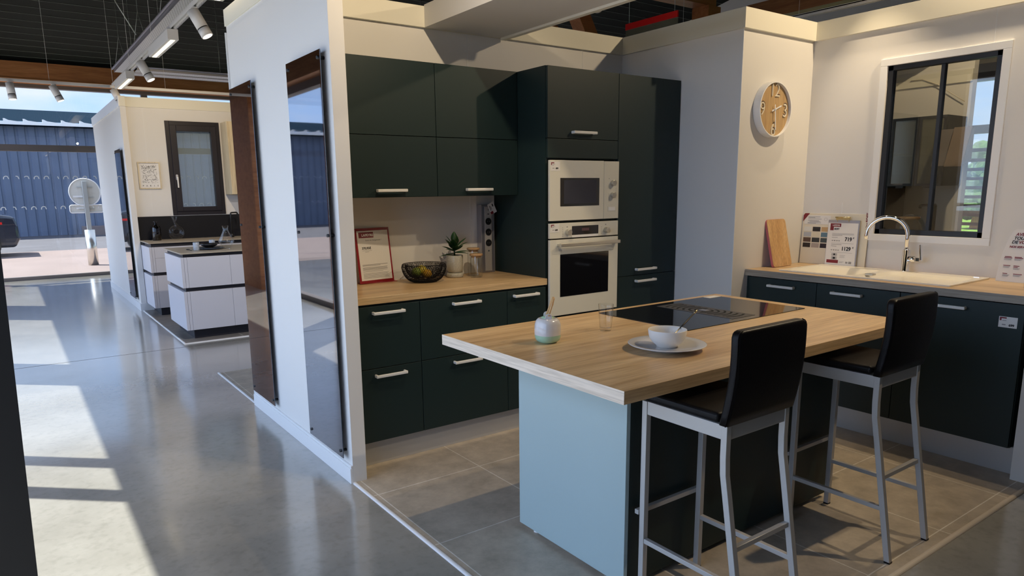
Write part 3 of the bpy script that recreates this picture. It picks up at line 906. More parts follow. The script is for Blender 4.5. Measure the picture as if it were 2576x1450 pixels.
# socket column
t = thing('socket_column', 'aluminium power column with three black sockets, standing behind the glass jars', 'socket column', (-0.14, 0.56, 0.9635))
obj('housing', box(-0.198, -0.092, 0.520, 0.577, 0.9637, 1.42), alum, t, bevel=0.003)
obj('front_strip', box(-0.172, -0.118, 0.516, 0.520, 0.975, 1.408), tubem, t, bevel=0.001)
for z in (1.310, 1.238, 1.166):
    bm = B(); prism(bm, [(-0.145 + 0.0235 * math.cos(a), z + 0.0235 * math.sin(a)) for a in [2 * PI * k / 28 for k in range(28)]], 0.5135, 0.516, XZ)
    s_ = obj('socket', bm, blackm, t)
    bm = B()
    for sx in (-.008, .008): prism(bm, [(-0.145 + sx + 0.0025 * math.cos(a), z + 0.0025 * math.sin(a)) for a in [2 * PI * k / 10 for k in range(10)]], 0.5130, 0.5136, XZ)
    obj('socket_pins', bm, alum, s_)
obj('usb_port', box(-0.151, -0.139, 0.5145, 0.516, 1.356, 1.362), blackm, t)
for z in (1.388, 1.112):
    bm = B(); prism(bm, [(-0.145 + 0.006 * math.cos(a), z + 0.006 * math.sin(a)) for a in [2 * PI * k / 14 for k in range(14)]], 0.5145, 0.516, XZ)
    obj('screw', bm, chrome, t)
t.location.x += 0.052
t = thing('hanging_price_tag', 'tilted white price tag hanging on the top of the socket column', 'price label', (-0.11, 0.505, 1.37))
rr = Vector((0.86, 0, -0.5)).normalized(); uu = Vector((0.5, 0, 0.86)).normalized(); oo = Vector((-0.152, 0.512, 1.378))
# upright tag turned about the y axis
rr = Vector((0.90, 0, 0.43)); uu = Vector((-0.43, 0, 0.90))
oo = Vector((-0.128, 0.505, 1.352))
bm = B(); plate(bm, oo, rr, uu, 0, 0.052, 0, 0.075)
obj('card', bm, paper, t)
bm = B(); plate(bm, oo, rr, uu, 0.002, 0.024, 0.002, 0.020, lift=0.0006)
obj('red_corner', bm, redm, t)
bm = B(); plate(bm, oo, rr, uu, 0.010, 0.014, 0.026, 0.062, lift=0.0006); plate(bm, oo, rr, uu, 0.019, 0.022, 0.030, 0.055, lift=0.0006); plate(bm, oo, rr, uu, 0.034, 0.042, 0.045, 0.064, lift=0.0006)
obj('small_print', bm, ink, t)
t.location.x += 0.052
# price sign in the burgundy holder
t = thing('sign_holder', 'price sheet in a burgundy acrylic stand against the wall, left end of the worktop', 'sign', (-0.92, 0.53, 0.9637))
A = Vector((-1.046, 0.507, 0.9655)); rt = Vector((1, 0.13, 0)).normalized(); up_ = Vector((-0.03, 0.13, 1)).normalized()
up_ = (up_ - rt * up_.dot(rt)).normalized()
bm = B(); plate(bm, A, rt, up_, 0, 0.246, 0, 0.336, 0.004); 
bx(bm, -1.03, -0.79, 0.515, 0.575, 0.9637, 0.9672)
obj('holder', bm, redframe, t, bevel=0.001)
bm = B(); plate(bm, A, rt, up_, 0.014, 0.234, 0.018, 0.320, 0.0008, 0.0042)
sh = obj('sheet', bm, paper, t)
N_ = rt.cross(up_)
def P_(x, z, l=0.0052): return A + rt * x + up_ * z + N_ * l
bm = B(); plate(bm, A, rt, up_, 0.026, 0.130, 0.277, 0.311, 0.0004, 0.0051)
obj('red_header', bm, redm, sh)
text('brand_lettering', 'LAPEYRE', 0.021, white, sh, P_(0.046, 0.286, 0.0058), rt, up_, bold=0.0004)
text('heading', 'Envie de changement ?', 0.0125, greyink, sh, P_(0.070, 0.258), rt, up_)
text('price', '370,95€', 0.019, ink, sh, P_(0.040, 0.208), rt, up_, bold=0.0006)
bm = B()
plate(bm, A, rt, up_, 0.040, 0.108, 0.199, 0.2005, 0.0003, 0.0052); plate(bm, A, rt, up_, 0.060, 0.088, 0.191, 0.193, 0.0003, 0.0052)
random.seed(5)
for k, z in enumerate((0.112, 0.106, 0.094, 0.088, 0.082, 0.076, 0.070, 0.060, 0.055, 0.050, 0.045, 0.040, 0.035, 0.030)):
    plate(bm, A, rt, up_, 0.030, 0.222 - random.random() * 0.02 - (0.05 if k in (1, 6) else 0), z, z + (0.0028 if k < 5 else 0.0016), 0.0003, 0.0052)
obj('small_print', bm, greyink, sh)

# ---- wire bowl with fruit
def wire_bowl(cx, cy, z0):
    t = thing('wire_bowl', 'double-walled black wire mesh bowl holding citrus fruit', 'bowl', (cx, cy, z0))
    def shell(prof, name, th):
        bm = B(); seg = 72; n = len(prof)
        rings = []
        for i, (r, z) in enumerate(prof):
            off = 0.5 * (i % 2)
            rings.append([bm.verts.new((cx + r * math.cos(2 * PI * (k + off) / seg), cy + r * math.sin(2 * PI * (k + off) / seg), z0 + z)) for k in range(seg)])
        for i in range(n - 1):
            a, b = rings[i], rings[i + 1]
            for k in range(seg):
                k2 = (k + 1) % seg
                if i % 2 == 0: bm.faces.new((a[k], a[k2], b[k])); bm.faces.new((a[k2], b[k2], b[k]))
                else: bm.faces.new((a[k], b[k2], b[k])); bm.faces.new((a[k], a[k2], b[k2]))
        bm.edges.ensure_lookup_table()
        es = [e for e in bm.edges if abs(e.verts[0].co.z - e.verts[1].co.z) > 1e-5]
        out = B()
        for e in es:
            tube(out, [e.verts[0].co, e.verts[1].co], th, 3, False)
        bm.free()
        o = obj(name, out, blackmat, t)
    outer = [(0.075 + 0.064 * math.sin(u * PI / 2), 0.004 + 0.098 * (1 - math.cos(u * PI / 2)) ** 0.9) for u in [k / 13 for k in range(14)]]
    outer[-1] = (0.134, 0.109)
    inner = [(0.045 + 0.072 * math.sin(u * PI / 2), 0.020 + 0.088 * (1 - math.cos(u * PI / 2))) for u in [k / 11 for k in range(12)]]
    shell(outer, 'outer_mesh', 0.0011)
    shell(inner, 'inner_mesh', 0.0011)
    bm = B()
    for r, z in ((0.1305, 0.110), (0.076, 0.003), (0.0455, 0.020)):
        tube(bm, [(cx + r * math.cos(2 * PI * k / 48), cy + r * math.sin(2 * PI * k / 48), z0 + z) for k in range(49)], 0.0022, 6, False)
    obj('rim', bm, blackmat, t)
    bm = lathe([(0, 0.004), (0.076, 0.004), (0.076, 0.006), (0, 0.006)], 40, (cx, cy, z0))
    obj('base_plate', bm, blackmat, t)
wire_bowl(-0.67, 0.385, 0.9637)
def fruit(name, label, c, r, m, lemon_=False):
    bm = B()
    bmesh.ops.create_uvsphere(bm, u_segments=24, v_segments=16, radius=r)
    for v in bm.verts:
        if lemon_: v.co.x *= 1.25; v.co.x += 0.25 * v.co.x * (abs(v.co.x) / r / 1.25) ** 6
        v.co.z *= 0.96
    bmesh.ops.transform(bm, matrix=Matrix.Translation(c), verts=bm.verts)
    tag(obj(name, bm, m, smooth=True), label, 'fruit', 'citrus fruit in the wire bowl')
fruit('lime', 'greenish lime at the left in the wire bowl', (-0.715, 0.402, 1.024), 0.030, lime)
fruit('lemon', 'yellow lemon on top at the middle of the wire bowl', (-0.672, 0.415, 1.030), 0.034, lemon)
fruit('orange', 'orange fruit at the front in the wire bowl', (-0.658, 0.365, 1.012), 0.029, orange)
# ---- plant
t = thing('potted_plant', 'small leafy green plant in a speckled grey pot on the back worktop', 'plant', (-0.405, 0.452, 0.9637))
pc = (-0.405, 0.452, 0.9637)
obj('pot', lathe([(0, 0.030), (0.036, 0.031), (0.046, 0.036), (0.052, 0.050), (0.0535, 0.080), (0.0535, 0.140), (0.0525, 0.143), (0.049, 0.140), (0.048, 0.118), (0.0, 0.118)], 40, pc), speckle, t)
obj('saucer', lathe([(0, 0), (0.050, 0), (0.0545, 0.006), (0.055, 0.020), (0.051, 0.028), (0.040, 0.031), (0.030, 0.030), (0, 0.030)], 40, pc), speckle, t)
obj('soil', lathe([(0, 0.126), (0.0478, 0.122), (0.0478, 0.119), (0, 0.119)], 24, pc), soil, t)
def leaf(bm, base, az, el, L, W, curl=0.5):
    d = Vector((math.cos(az) * math.cos(el), math.sin(az) * math.cos(el), math.sin(el)))
    side = Vector((-math.sin(az), math.cos(az), 0))
    nrm = side.cross(d)
    prev = None
    for i in range(9):
        u = i / 8
        wd = W * math.sin(PI * min(1, u * 0.93 + 0.07)) ** 0.8 * (1 - 0.35 * u) if i < 8 else 0.0008
        c = Vector(base) + d * L * u - Vector((0, 0, 1)) * curl * L * u * u * 0.5
        row = [bm.verts.new(c - side * wd + (-nrm) * -wd * .25), bm.verts.new(c - nrm * 0.000), bm.verts.new(c + side * wd + (-nrm) * -wd * .25)]
        if prev:
            for k in range(2): f = bm.faces.new((prev[k], prev[k + 1], row[k + 1], row[k])); f.smooth = True
        prev = row
random.seed(11)
bm = B(); tube(bm, [(pc[0], pc[1], 1.08), (pc[0], pc[1], 1.13), (pc[0] + .003, pc[1], 1.19)], [0.006, 0.005, 0.003], 8)
obj('stem', bm, leafm, t)
LV = [(205, 25, .085, .016), (170, 5, .080, .016), (-15, 15, .085, .017), (20, 30, .080, .017), (250, 35, .075, .018), (300, 12, .078, .017), (90, 40, .07, .015), (130, 30, .075, .016), (190, 50, .09, .015), (-5, 48, .10, .015), (40, 55, .09, .014), (150, 62, .085, .017), (330, 40, .088, .016), (60, 80, .085, .018), (230, 58, .07, .02), (285, 70, .06, .02)]
for az, el, L, W in LV:
    bm = B(); zb = 1.115 + 0.06 * (el / 80)
    leaf(bm, (pc[0], pc[1], zb), math.radians(az), math.radians(el), L * 1.32, W * 1.4, 0.5)
    o = obj('leaf', bm, leafm, t)
    md = o.modifiers.new('thick', 'SOLIDIFY'); md.thickness = 0.0009
# ---- jars with bamboo lids
def jar(cx, cy, z0, r, h, label, lid=True, group='clear jars with bamboo lids'):
    t = thing('glass_jar', label, 'jar', (cx, cy, z0), group=group)
    obj('glass_body', lathe([(0, 0), (r - .004, 0), (r, 0.006), (r, h - .012), (r - .004, h - .002), (r - .004, h), (r - .0065, h), (r - .0065, h - .004), (r - .0028, h - .014), (r - .0028, 0.008), (r - .008, 0.005), (0, 0.005)], 40, (cx, cy, z0)), whiteglassm, t)
    if lid:
        obj('lid', lathe([(0, h + .001), (r + .001, h + .001), (r + .003, h + .004), (r + .003, h + .012), (r + .001, h + .014), (0, h + .014)], 40, (cx, cy, z0)), bamboolid, t)
        obj('lid_plug', lathe([(0, h - .012), (r - .009, h - .012), (r - .009, h + .0008), (0, h + .0008)], 32, (cx, cy, z0)), bamboolid, t)
jar(-0.300, 0.358, 0.9637, 0.0395, 0.138, 'front clear jar with bamboo lid beside the plant')
jar(-0.262, 0.450, 0.9637, 0.0395, 0.168, 'taller clear jar with bamboo lid, behind the front one')

# ================================================================== CLOCK
cx, cz = 1.512, 2.020
t = thing('wall_clock', 'round wall clock with white rim and pale wood face showing half past two', 'clock', (cx, -0.515, cz))
def ring_y(ro, ri, y0, y1, seg=64):
    bm = B(); vs = []
    for k in range(seg):
        a = 2 * PI * k / seg
        vs.append([bm.verts.new((cx + r * math.cos(a), y, cz + r * math.sin(a))) for r, y in ((ro, y1), (ro, y0), (ri, y0), (ri, y1))])
    for k in range(seg):
        p, q = vs[k], vs[(k + 1) % seg]
        for j in range(4): bm.faces.new((p[j], p[(j + 1) % 4], q[(j + 1) % 4], q[j]))
    return bm
R0 = 0.178
obj('rim', ring_y(R0, R0 - 0.008, -0.545, -0.491), white, t, bevel=0.0015)
bm = B(); prism(bm, [(cx + (R0 - .008) * math.cos(2 * PI * k / 64), cz + (R0 - .008) * math.sin(2 * PI * k / 64)) for k in range(64)], -0.525, -0.492, XZ)
obj('dial', bm, wood('clock_veneer', (0.48, 0.30, 0.13), (0.56, 0.37, 0.17), (0.60, 0.41, 0.20), 2, 0.5, 1.5), t)
def numeral(s, x, z, size):
    text('numeral', s, size, creamboard, t, (x, -0.5285, z), (1, 0, 0), (0, 0, 1), 'CENTER', ext=0.0035, bold=-0.0012, squeeze=.92)
    text('numeral_edge', s, size, mat('numeral_side', (0.08, 0.04, 0.03), 0.6) if 'numeral_side' not in MATS else MATS['numeral_side'], t, (x + 0.0075, -0.5262, z + 0.006), (1, 0, 0), (0, 0, 1), 'CENTER', ext=0.0008, bold=0.0006, squeeze=.92)
numeral('12', cx, cz + 0.084, 0.122); numeral('3', cx + 0.125, cz - 0.042, 0.125); numeral('6', cx, cz - 0.168, 0.125); numeral('9', cx - 0.128, cz - 0.042, 0.125)
def hand(name, ang, L, wd, y, tail):
    a = math.radians(ang); d = Vector((math.sin(a), 0, math.cos(a))); s = Vector((d.z, 0, -d.x))
    bm = B(); obb(bm, Vector((cx, y, cz)) + d * (L - tail) / 2, d, (0, 1, 0), s, (L + tail) / 2, 0.0012, wd / 2)
    obj(name, bm, white, t)
hand('hour_hand', 69, 0.078, 0.009, -0.535, 0.030); hand('minute_hand', 174, 0.130, 0.0075, -0.539, 0.032)
obj('hand_pin', (lambda bm: prism(bm, [(cx + .006 * math.cos(2 * PI * k / 16), cz + .006 * math.sin(2 * PI * k / 16)) for k in range(16)], -0.543, -0.525, XZ))(B()), white, t)

# ================================================================== SINK RUN (right)
XF = 1.370
def sinkcab(name, cat, y0, y1, label, yh, L=0.19):
    t = thing(name, label, cat, (1.68, (y0 + y1) / 2, 0.155), group='dark fronts of the sink run')
    obj('carcass', box(XF + .0195, 1.985, y0 + .0008, y1 - .0008, 0.155, 0.79), teal, t)
    f = front(t, 'door', y0, y1, 0.157, 0.915, XF, axis='y')
    handle(f, (XF, yh, 0.868), (0, 1, 0), L, out=(-1, 0, 0))
    return t
sinkcab('base_cabinet', 'cabinet', -1.0, -0.505, 'dark green sink-run cabinet nearest the clock wall', -0.76)
sinkcab('base_cabinet', 'cabinet', -1.505, -1.0, 'dark green cabinet in the middle of the sink run, below the tap', -1.20)
d = sinkcab('integrated_dishwasher', 'dishwasher', -2.11, -1.505, 'dark green dishwasher front at the right end of the sink run, price label on it', -1.75, 0.20)
struct('trim_32', box(XF + .004, XF + .03, -0.504, -0.4905, 0.155, 0.92), teal)
tl = thing('price_label', 'small white price label at the upper right of the dishwasher front', 'price label', (XF, -2.05, 0.78))
O_ = Vector((XF - .001, -2.0, 0.790)); r_ = Vector((0, -1, 0)); u_ = Vector((0, 0, 1))
bm = B(); plate(bm, O_, r_, u_, 0, 0.082, 0, 0.056); obj('card', bm, paper, tl)
bm = B(); plate(bm, O_, r_, u_, .004, .034, .046, .053, lift=.0007); plate(bm, O_, r_, u_, .004, .012, .035, .046, lift=.0007); obj('red_corner', bm, redm, tl)
text('price', '699', 0.016, ink, tl, O_ + r_ * .046 + u_ * .008 + Vector((-.0012, 0, 0)), r_, u_, bold=.0008)
bm = B(); plate(bm, O_, r_, u_, .016, .034, .034, .037, lift=.0007); plate(bm, O_, r_, u_, .016, .032, .012, .017, lift=.0007); obj('small_print', bm, greyink, tl)
t = obj('plinth', box(1.425, 1.44, -2.12, -0.495, 0.0055, 0.152), plinthm)
tag(t, 'brushed silver plinth under the sink run', 'plinth')
t = thing('worktop', 'oak worktop of the sink run, with the cream sink set into it', 'worktop', (1.67, -1.3, 0.9215))
bm = B()
bx(bm, 1.345, 1.435, -2.135, -0.493, 0.9215, 0.9635); bx(bm, 1.93, 1.985, -2.135, -0.493, 0.9215, 0.9635)
bx(bm, 1.435, 1.93, -0.70, -0.493, 0.9215, 0.9635); bx(bm, 1.435, 1.93, -2.135, -1.725, 0.9215, 0.9635)
bx(bm, 1.985, 1.999, -2.135, -0.493, 0.9215, 0.9635)
obj('slab', bm, oaky, t)
obj('edge_band', box(1.3425, 1.3449, -2.135, -0.493, 0.9217, 0.9633), greyedge, t)
# sink: rim, main bowl, drainer
t = thing('kitchen_sink', 'cream ceramic sink with a drainer, under the interior window', 'sink', (1.68, -1.21, 0.80))
sx0, sx1, sy0, sy1 = 1.420, 1.947, -1.737, -0.690
bm = B()
def basin(bm, x0, x1, y0, y1, zt, zb, inset):
    a = rrect(x0, x1, y0, y1, 0.05); b = rrect(x0 + inset, x1 - inset, y0 + inset, y1 - inset, 0.045)
    A_ = [bm.verts.new((p[0], p[1], zt)) for p in a]; Bv = [bm.verts.new((p[0], p[1], zb)) for p in b]
    for i in range(len(a)):
        j = (i + 1) % len(a); f = bm.faces.new((A_[i], A_[j], Bv[j], Bv[i])); f.smooth = True
    bm.faces.new(Bv)
    return A_
ZS = 0.9715
holes = [(1.455, 1.850, -1.165, -0.735, 0.80, 0.03), (1.455, 1.850, -1.700, -1.215, 0.955, 0.02)]
out = rrect(sx0, sx1, sy0, sy1, 0.015, 3)
ov = [bm.verts.new((p[0], p[1], ZS)) for p in out]
ol = [bm.verts.new((p[0], p[1], 0.9642)) for p in out]
oe = [bm.edges.new((ov[i], ov[(i + 1) % len(ov)])) for i in range(len(ov))]
for i in range(len(ov)): bm.faces.new((ov[i], ov[(i + 1) % len(ov)], ol[(i + 1) % len(ov)], ol[i]))
edges = list(oe)
for h in holes:
    hv = basin(bm, h[0], h[1], h[2], h[3], ZS, h[4], h[5])
    for i in range(len(hv)):
        e = bm.edges.get((hv[i], hv[(i + 1) % len(hv)]))
        edges.append(e)
bmesh.ops.triangle_fill(bm, use_beauty=True, edges=edges)
obj('basin', bm, sinkm, t)
obj('overflow', box(1.905, 1.915, -1.695, -1.665, ZS, ZS + .002), chrome, t)
obj('drain_knob', (lambda bm: bm)(box(1.525, 1.568, -1.262, -1.215, ZS - .0, ZS + .012)), knobm, t, bevel=0.003)
# tap
t = thing('mixer_tap', 'chrome gooseneck mixer tap with side lever, behind the sink', 'tap', (1.915, -1.268, ZS))
tx, ty = 1.915, -1.268
obj('base', lathe([(0, 0), (0.027, 0), (0.027, 0.004), (0.0225, 0.008), (0.0225, 0.135), (0.0175, 0.140), (0, 0.140)], 32, (tx, ty, ZS)), chrome, t)
dv = Vector((-0.33, 0.94, 0)).normalized(); RR = 0.118
pts = [Vector((tx, ty, ZS + .135)), Vector((tx, ty, 1.19))]
for k in range(0, 17):
    a = PI - PI * 1.06 * k / 16
    pts.append(Vector((tx, ty, 1.195)) + dv * (RR + RR * math.cos(a)) + Vector((0, 0, RR * math.sin(a))))
bm = B(); tube(bm, pts, 0.0135, 16)
obj('spout', bm, chrome, t)
bm = B(); hd = Vector((0.0, -1, 0)); tube(bm, [Vector((tx, ty - .018, 1.052)), Vector((tx, ty - .060, 1.052))], 0.020, 20)
hb = obj('valve', bm, chrome, t)
bm = B(); obb(bm, (tx, ty - .076, 1.052), (1, 0, 0), (0, 1, 0), (0, 0, 1), 0.016, 0.012, 0.014); obb(bm, (tx, ty - .088, 1.095), (1, 0, 0), Vector((0, 1, -.12)).normalized(), Vector((0, .12, 1)).normalized(), 0.012, 0.0055, 0.050)
obj('lever', bm, chrome, t, bevel=0.003)
# cutting board
t = thing('cutting_board', 'bamboo cutting board with a pink edge leaning on the clock wall', 'cutting board', (1.61, -0.53, 0.9637))
O_ = Vector((1.545, -0.575, 0.965)); r_ = Vector((1, 0.02, 0)).normalized(); u_ = Vector((-0.02, 0.24, 1)).normalized()
u_ = (u_ - r_ * u_.dot(r_)).normalized(); n_ = r_.cross(u_)
mp_ = lambda a, b, h: tuple(O_ + r_ * a + u_ * b + n_ * h)
bm = B(); prism(bm, rrect(0, 0.225, 0, 0.335, 0.022), -0.016, -0.001, mp_); obj('board', bm, mat('pink_edge', (0.52, 0.12, 0.14), 0.5), t)
bm = B(); prism(bm, rrect(0.001, 0.224, 0.001, 0.334, 0.022), -0.001, 0.003, mp_); obj('bamboo_face', bm, bamboo, t)
# sample board with clipboard
t = thing('sample_board', 'cream board of front colour samples with red and black lettering, left of the interior window', 'display board', (1.97, -0.74, 0.9637))
O_ = Vector((1.976, -0.500, 0.9645)); r_ = Vector((0.0, -1, 0)).normalized(); u_ = Vector((0.055, 0, 1)).normalized(); n_ = r_.cross(u_)
BW, BH = 0.478, 0.36
bm = B(); plate(bm, O_, r_, u_, 0, BW, 0, BH, 0.004, -0.004); obj('panel', bm, creamboard, t, bevel=0.0008)
def pb(name, rects, m, lift=0.0002, th=0.0005, par=None):
    bm = B()
    for (a, b, c, d_) in rects: plate(bm, O_, r_, u_, a, b, c, d_, th, lift)
    return obj(name, bm, m, par or t)
sw = [('white', (.74, .73, .68)), ('black', (.02, .018, .02)), ('oak', (.55, .36, .18)), ('grey', (.45, .47, .50)), ('cream', (.68, .62, .48)), ('blue', (.11, .20, .27)),
      ('brown', (.11, .065, .045)), ('slate', (.03, .036, .04)), ('steel', (.05, .07, .08)), ('umber', (.025, .016, .016)), ('taupe', (.42, .35, .30)), ('ink', (.02, .014, .025))]
for i, (nm, cl_) in enumerate(sw):
    cx_, cy_ = i % 3, i // 3
    x0 = 0.014 + cx_ * 0.066; z0 = 0.232 - cy_ * 0.0385
    pb('colour_swatch', [(x0, x0 + 0.058, z0, z0 + 0.032)], mat('swatch_' + nm, cl_, 0.4))
ip = pb('info_panel', [(0.010, 0.205, 0.283, 0.345)], paper)
pb('info_text', [(0.038, 0.13, 0.333, 0.336), (0.038, 0.09, 0.328, 0.331), (0.038, 0.14, 0.318, 0.321), (0.038, 0.12, 0.306, 0.309), (0.050, 0.132, 0.301, 0.304), (0.036, 0.138, 0.292, 0.295), (0.036, 0.10, 0.2875, 0.290)], greyink, 0.0008, 0.0003)
text('map_outline', 'O', 0.036, greyink, t, O_ + r_ * .157 + u_ * .306 + n_ * .0009, r_, u_, bold=-0.0012)
bm = B()
v = [bm.verts.new(O_ + r_ * a + u_ * b + n_ * .0012) for a, b in ((0, .300), (0, .345), (.012, .36), (.048, .36))]
bm.faces.new(v); obj('red_ribbon', bm, redm, t)
text('range_name', 'Cuisine', 0.026, redm, t, O_ + r_ * .474 + u_ * .225 + n_ * .0008, u_, -r_, bold=.0006)
text('range_name', 'SOFT', 0.026, redm, t, O_ + r_ * .474 + u_ * .308 + n_ * .0008, u_, -r_, bold=.001)
c2 = thing('clipboard', 'grey clipboard with a white price sheet marked 719 and 1129, standing before the sample board', 'clipboard', (1.93, -0.78, 0.9637))
O_ = Vector((1.953, -0.706, 0.9645)); u_ = Vector((0.055, 0, 1)).normalized(); r_ = Vector((0, -1, 0)); n_ = r_.cross(u_)
t = c2
pb('board', [(0, 0.222, 0, 0.318)], alum, -0.003, 0.003)
ps = pb('price_sheet', [(0.002, 0.214, 0.004, 0.298)], paper, 0.0002)
bm = B(); plate(bm, O_, r_, u_, 0.055, 0.150, 0.318, 0.334, 0.006, 0.0); tube(bm, [O_ + r_ * .05 + u_ * .336 + n_ * .005, O_ + r_ * .155 + u_ * .336 + n_ * .005], 0.005, 10)
for a in (.062, .143): tube(bm, [O_ + r_ * a + u_ * .334 + n_ * .004, O_ + r_ * (a + .004) + u_ * .306 + n_ * .003], 0.0018, 6)
obj('clip', bm, mat('brass_clip', (0.60, 0.50, 0.28), 0.25, metal=1.0), c2)
pb('red_logo', [(0.018, 0.094, 0.271, 0.294), (0.018, 0.043, 0.246, 0.271)], redm, 0.0008, 0.0003, ps)
pb('red_footer', [(0.014, 0.098, 0.020, 0.042)], redm, 0.0008, 0.0003, ps)
def q_(a, b, l=0.0012): return O_ + r_ * a + u_ * b + n_ * l
text('brand_lettering', 'LAPEYRE', 0.0135, white, ps, q_(.034, .277, .0014), r_, u_, bold=.0003)
text('range_name', 'SOFT', 0.0155, ink, ps, q_(.048, .251), r_, u_, bold=.0008)
text('price', '719', 0.036, ink, ps, q_(.130, .176), r_, u_, bold=.0012, squeeze=.92)
text('price', '€', 0.014, ink, ps, q_(.186, .193), r_, u_, bold=.0004)
text('price', '1129', 0.036, ink, ps, q_(.112, .110), r_, u_, bold=.0012, squeeze=.92)
text('price', '€', 0.014, ink, ps, q_(.188, .127), r_, u_, bold=.0004)
pb('small_print', [(.036, .190, .218, .2195), (.036, .190, .224, .226), (.036, .110, .211, .214), (.036, .078, .196, .199), (.036, .194, .158, .1595), (.036, .110, .148, .151), (.036, .075, .136, .139), (.034, .190, .094, .0955),
                   (.038, .046, .172, .179), (.052, .064, .172, .179), (.070, .080, .172, .179), (.086, .095, .172, .179), (.038, .046, .107, .114), (.052, .064, .107, .114), (.070, .080, .107, .114), (.086, .095, .107, .114),
                   (.104, .140, .030, .032), (.104, .130, .025, .027), (.150, .166, .022, .034), (.172, .192, .020, .036), (.105, .145, .075, .0765), (.105, .138, .068, .0695), (.105, .142, .061, .0625)], greyink, .0008, .0003, ps)
dr = pb('oven_drawing', [(.046, .086, .070, .088), (.046, .086, .044, .066)], mat('pale_grey_print', (.45, .44, .44), .6), .0008, .0003, ps)
pb('drawing_detail', [(.060, .072, .074, .086), (.058, .074, .048, .062)], ink, .0011, .0003, dr)
# services leaflet at the right edge
t = thing('services_leaflet', 'curved white leaflet standing at the right end of the sink worktop, AVEC VOUS in red', 'leaflet', (1.87, -1.9, 0.9637))
O_ = Vector((1.885, -1.785, 0.9645)); r_ = Vector((-0.10, -1, 0)).normalized(); u_ = Vector((0.06, 0, 1)).normalized(); n_ = r_.cross(u_)
mp_ = lambda a, b, h: tuple(O_ + r_ * a + u_ * b + n_ * h)
poly = [(0.0, 0.0), (0.006, 0.09), (0.018, 0.17), (0.036, 0.235), (0.058, 0.288), (0.074, 0.30), (0.30, 0.30), (0.30, 0.0)]
bm = B(); prism(bm, poly, -0.004, 0.0, mp_); obj('card', bm, paper, t)
def lt(s, a, b, size, m_, **k): text('lettering', s, size, m_, t, q_(a, b, .0008), r_, u_, shear=.25, bold=.0006, **k)
lt('AVEC VOUS', .072, .262, .024, redm); lt('TOUT AU LONG', .064, .240, .024, ink); lt('DE', .056, .218, .024, ink); lt('VOTRE PROJET', .090, .218, .024, redm); lt('NOS SERVICES', .048, .194, .016, redm)
for rc_ in [(.032, .066, .140, .144), (.030, .070, .134, .138), (.082, .118, .140, .144), (.082, .125, .134, .138), (.030, .066, .090, .094), (.082, .112, .090, .094), (.082, .104, .083, .087), (.032, .056, .044, .048), (.086, .130, .044, .048), (.145, .19, .140, .144), (.145, .19, .090, .094)]: pb('red_heading', [rc_], redm, .0003)
pb('small_print', [(.030, .068, .128, .130), (.030, .064, .124, .126), (.082, .120, .128, .130), (.082, .112, .124, .126), (.030, .064, .084, .086), (.030, .06, .080, .082), (.082, .116, .077, .079), (.082, .110, .073, .075), (.032, .068, .038, .040), (.032, .064, .034, .036), (.032, .060, .030, .032), (.086, .124, .038, .040), (.086, .118, .034, .036), (.145, .185, .128, .130), (.145, .185, .084, .086)], greyink, .0003)
jar(1.64, -2.055, 0.9637, 0.050, 0.19, 'clear jar with bamboo lid cut by the right edge, before the white leaflet')

# ================================================================== ISLAND
t = thing('kitchen_island', 'dark teal island cabinet with a pale blue end panel, under the oak island top', 'kitchen island', (-0.3, -1.35, 0))
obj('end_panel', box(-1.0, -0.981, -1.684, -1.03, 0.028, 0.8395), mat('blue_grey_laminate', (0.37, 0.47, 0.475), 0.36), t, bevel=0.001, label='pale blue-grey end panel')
obj('back_panel', box(-0.980, 0.392, -1.684, -1.665, 0.028, 0.8395), teal, t, bevel=0.001)
obj('carcass', box(-0.980, 0.392, -1.6645, -1.051, 0.12, 0.8395), teal, t)
for (a, b_) in ((-0.979, -0.38), (-0.38, 0.391)):
    f = obj('drawer', box(a + G, b_ - G, -1.05, -1.031, 0.14, 0.835), teal, t, bevel=.0012)
    handle(f, ((a + b_) / 2, -1.031, 0.78), (1, 0, 0), out=(0, 1, 0))
obj('plinth', box(-0.93, 0.36, -1.10, -1.085, 0.0055, 0.14), plinthm, t)
for (x, y) in ((-0.966, -1.115), (-0.966, -1.60), (0.33, -1.60), (0.33, -1.12)):
    obj('foot', lathe([(0, 0.0055), (0.016, 0.0055), (0.016, 0.012), (0.009, 0.016), (0.009, 0.121), (0, 0.121)], 16, (x, y, 0)), white, t)
t = thing('island_worktop', 'thick oak island top carrying the hob, cup and glass', 'worktop', (-0.27, -1.32, 0.8405))
obj('slab', box(-1.2205, 0.689, -1.885, -0.758, 0.8405, 0.886), oak, t, bevel=0.0015)
obj('edge_band', box(-1.2225, -1.2206, -1.885, -0.758, 0.8407, 0.8858), edgem, t)
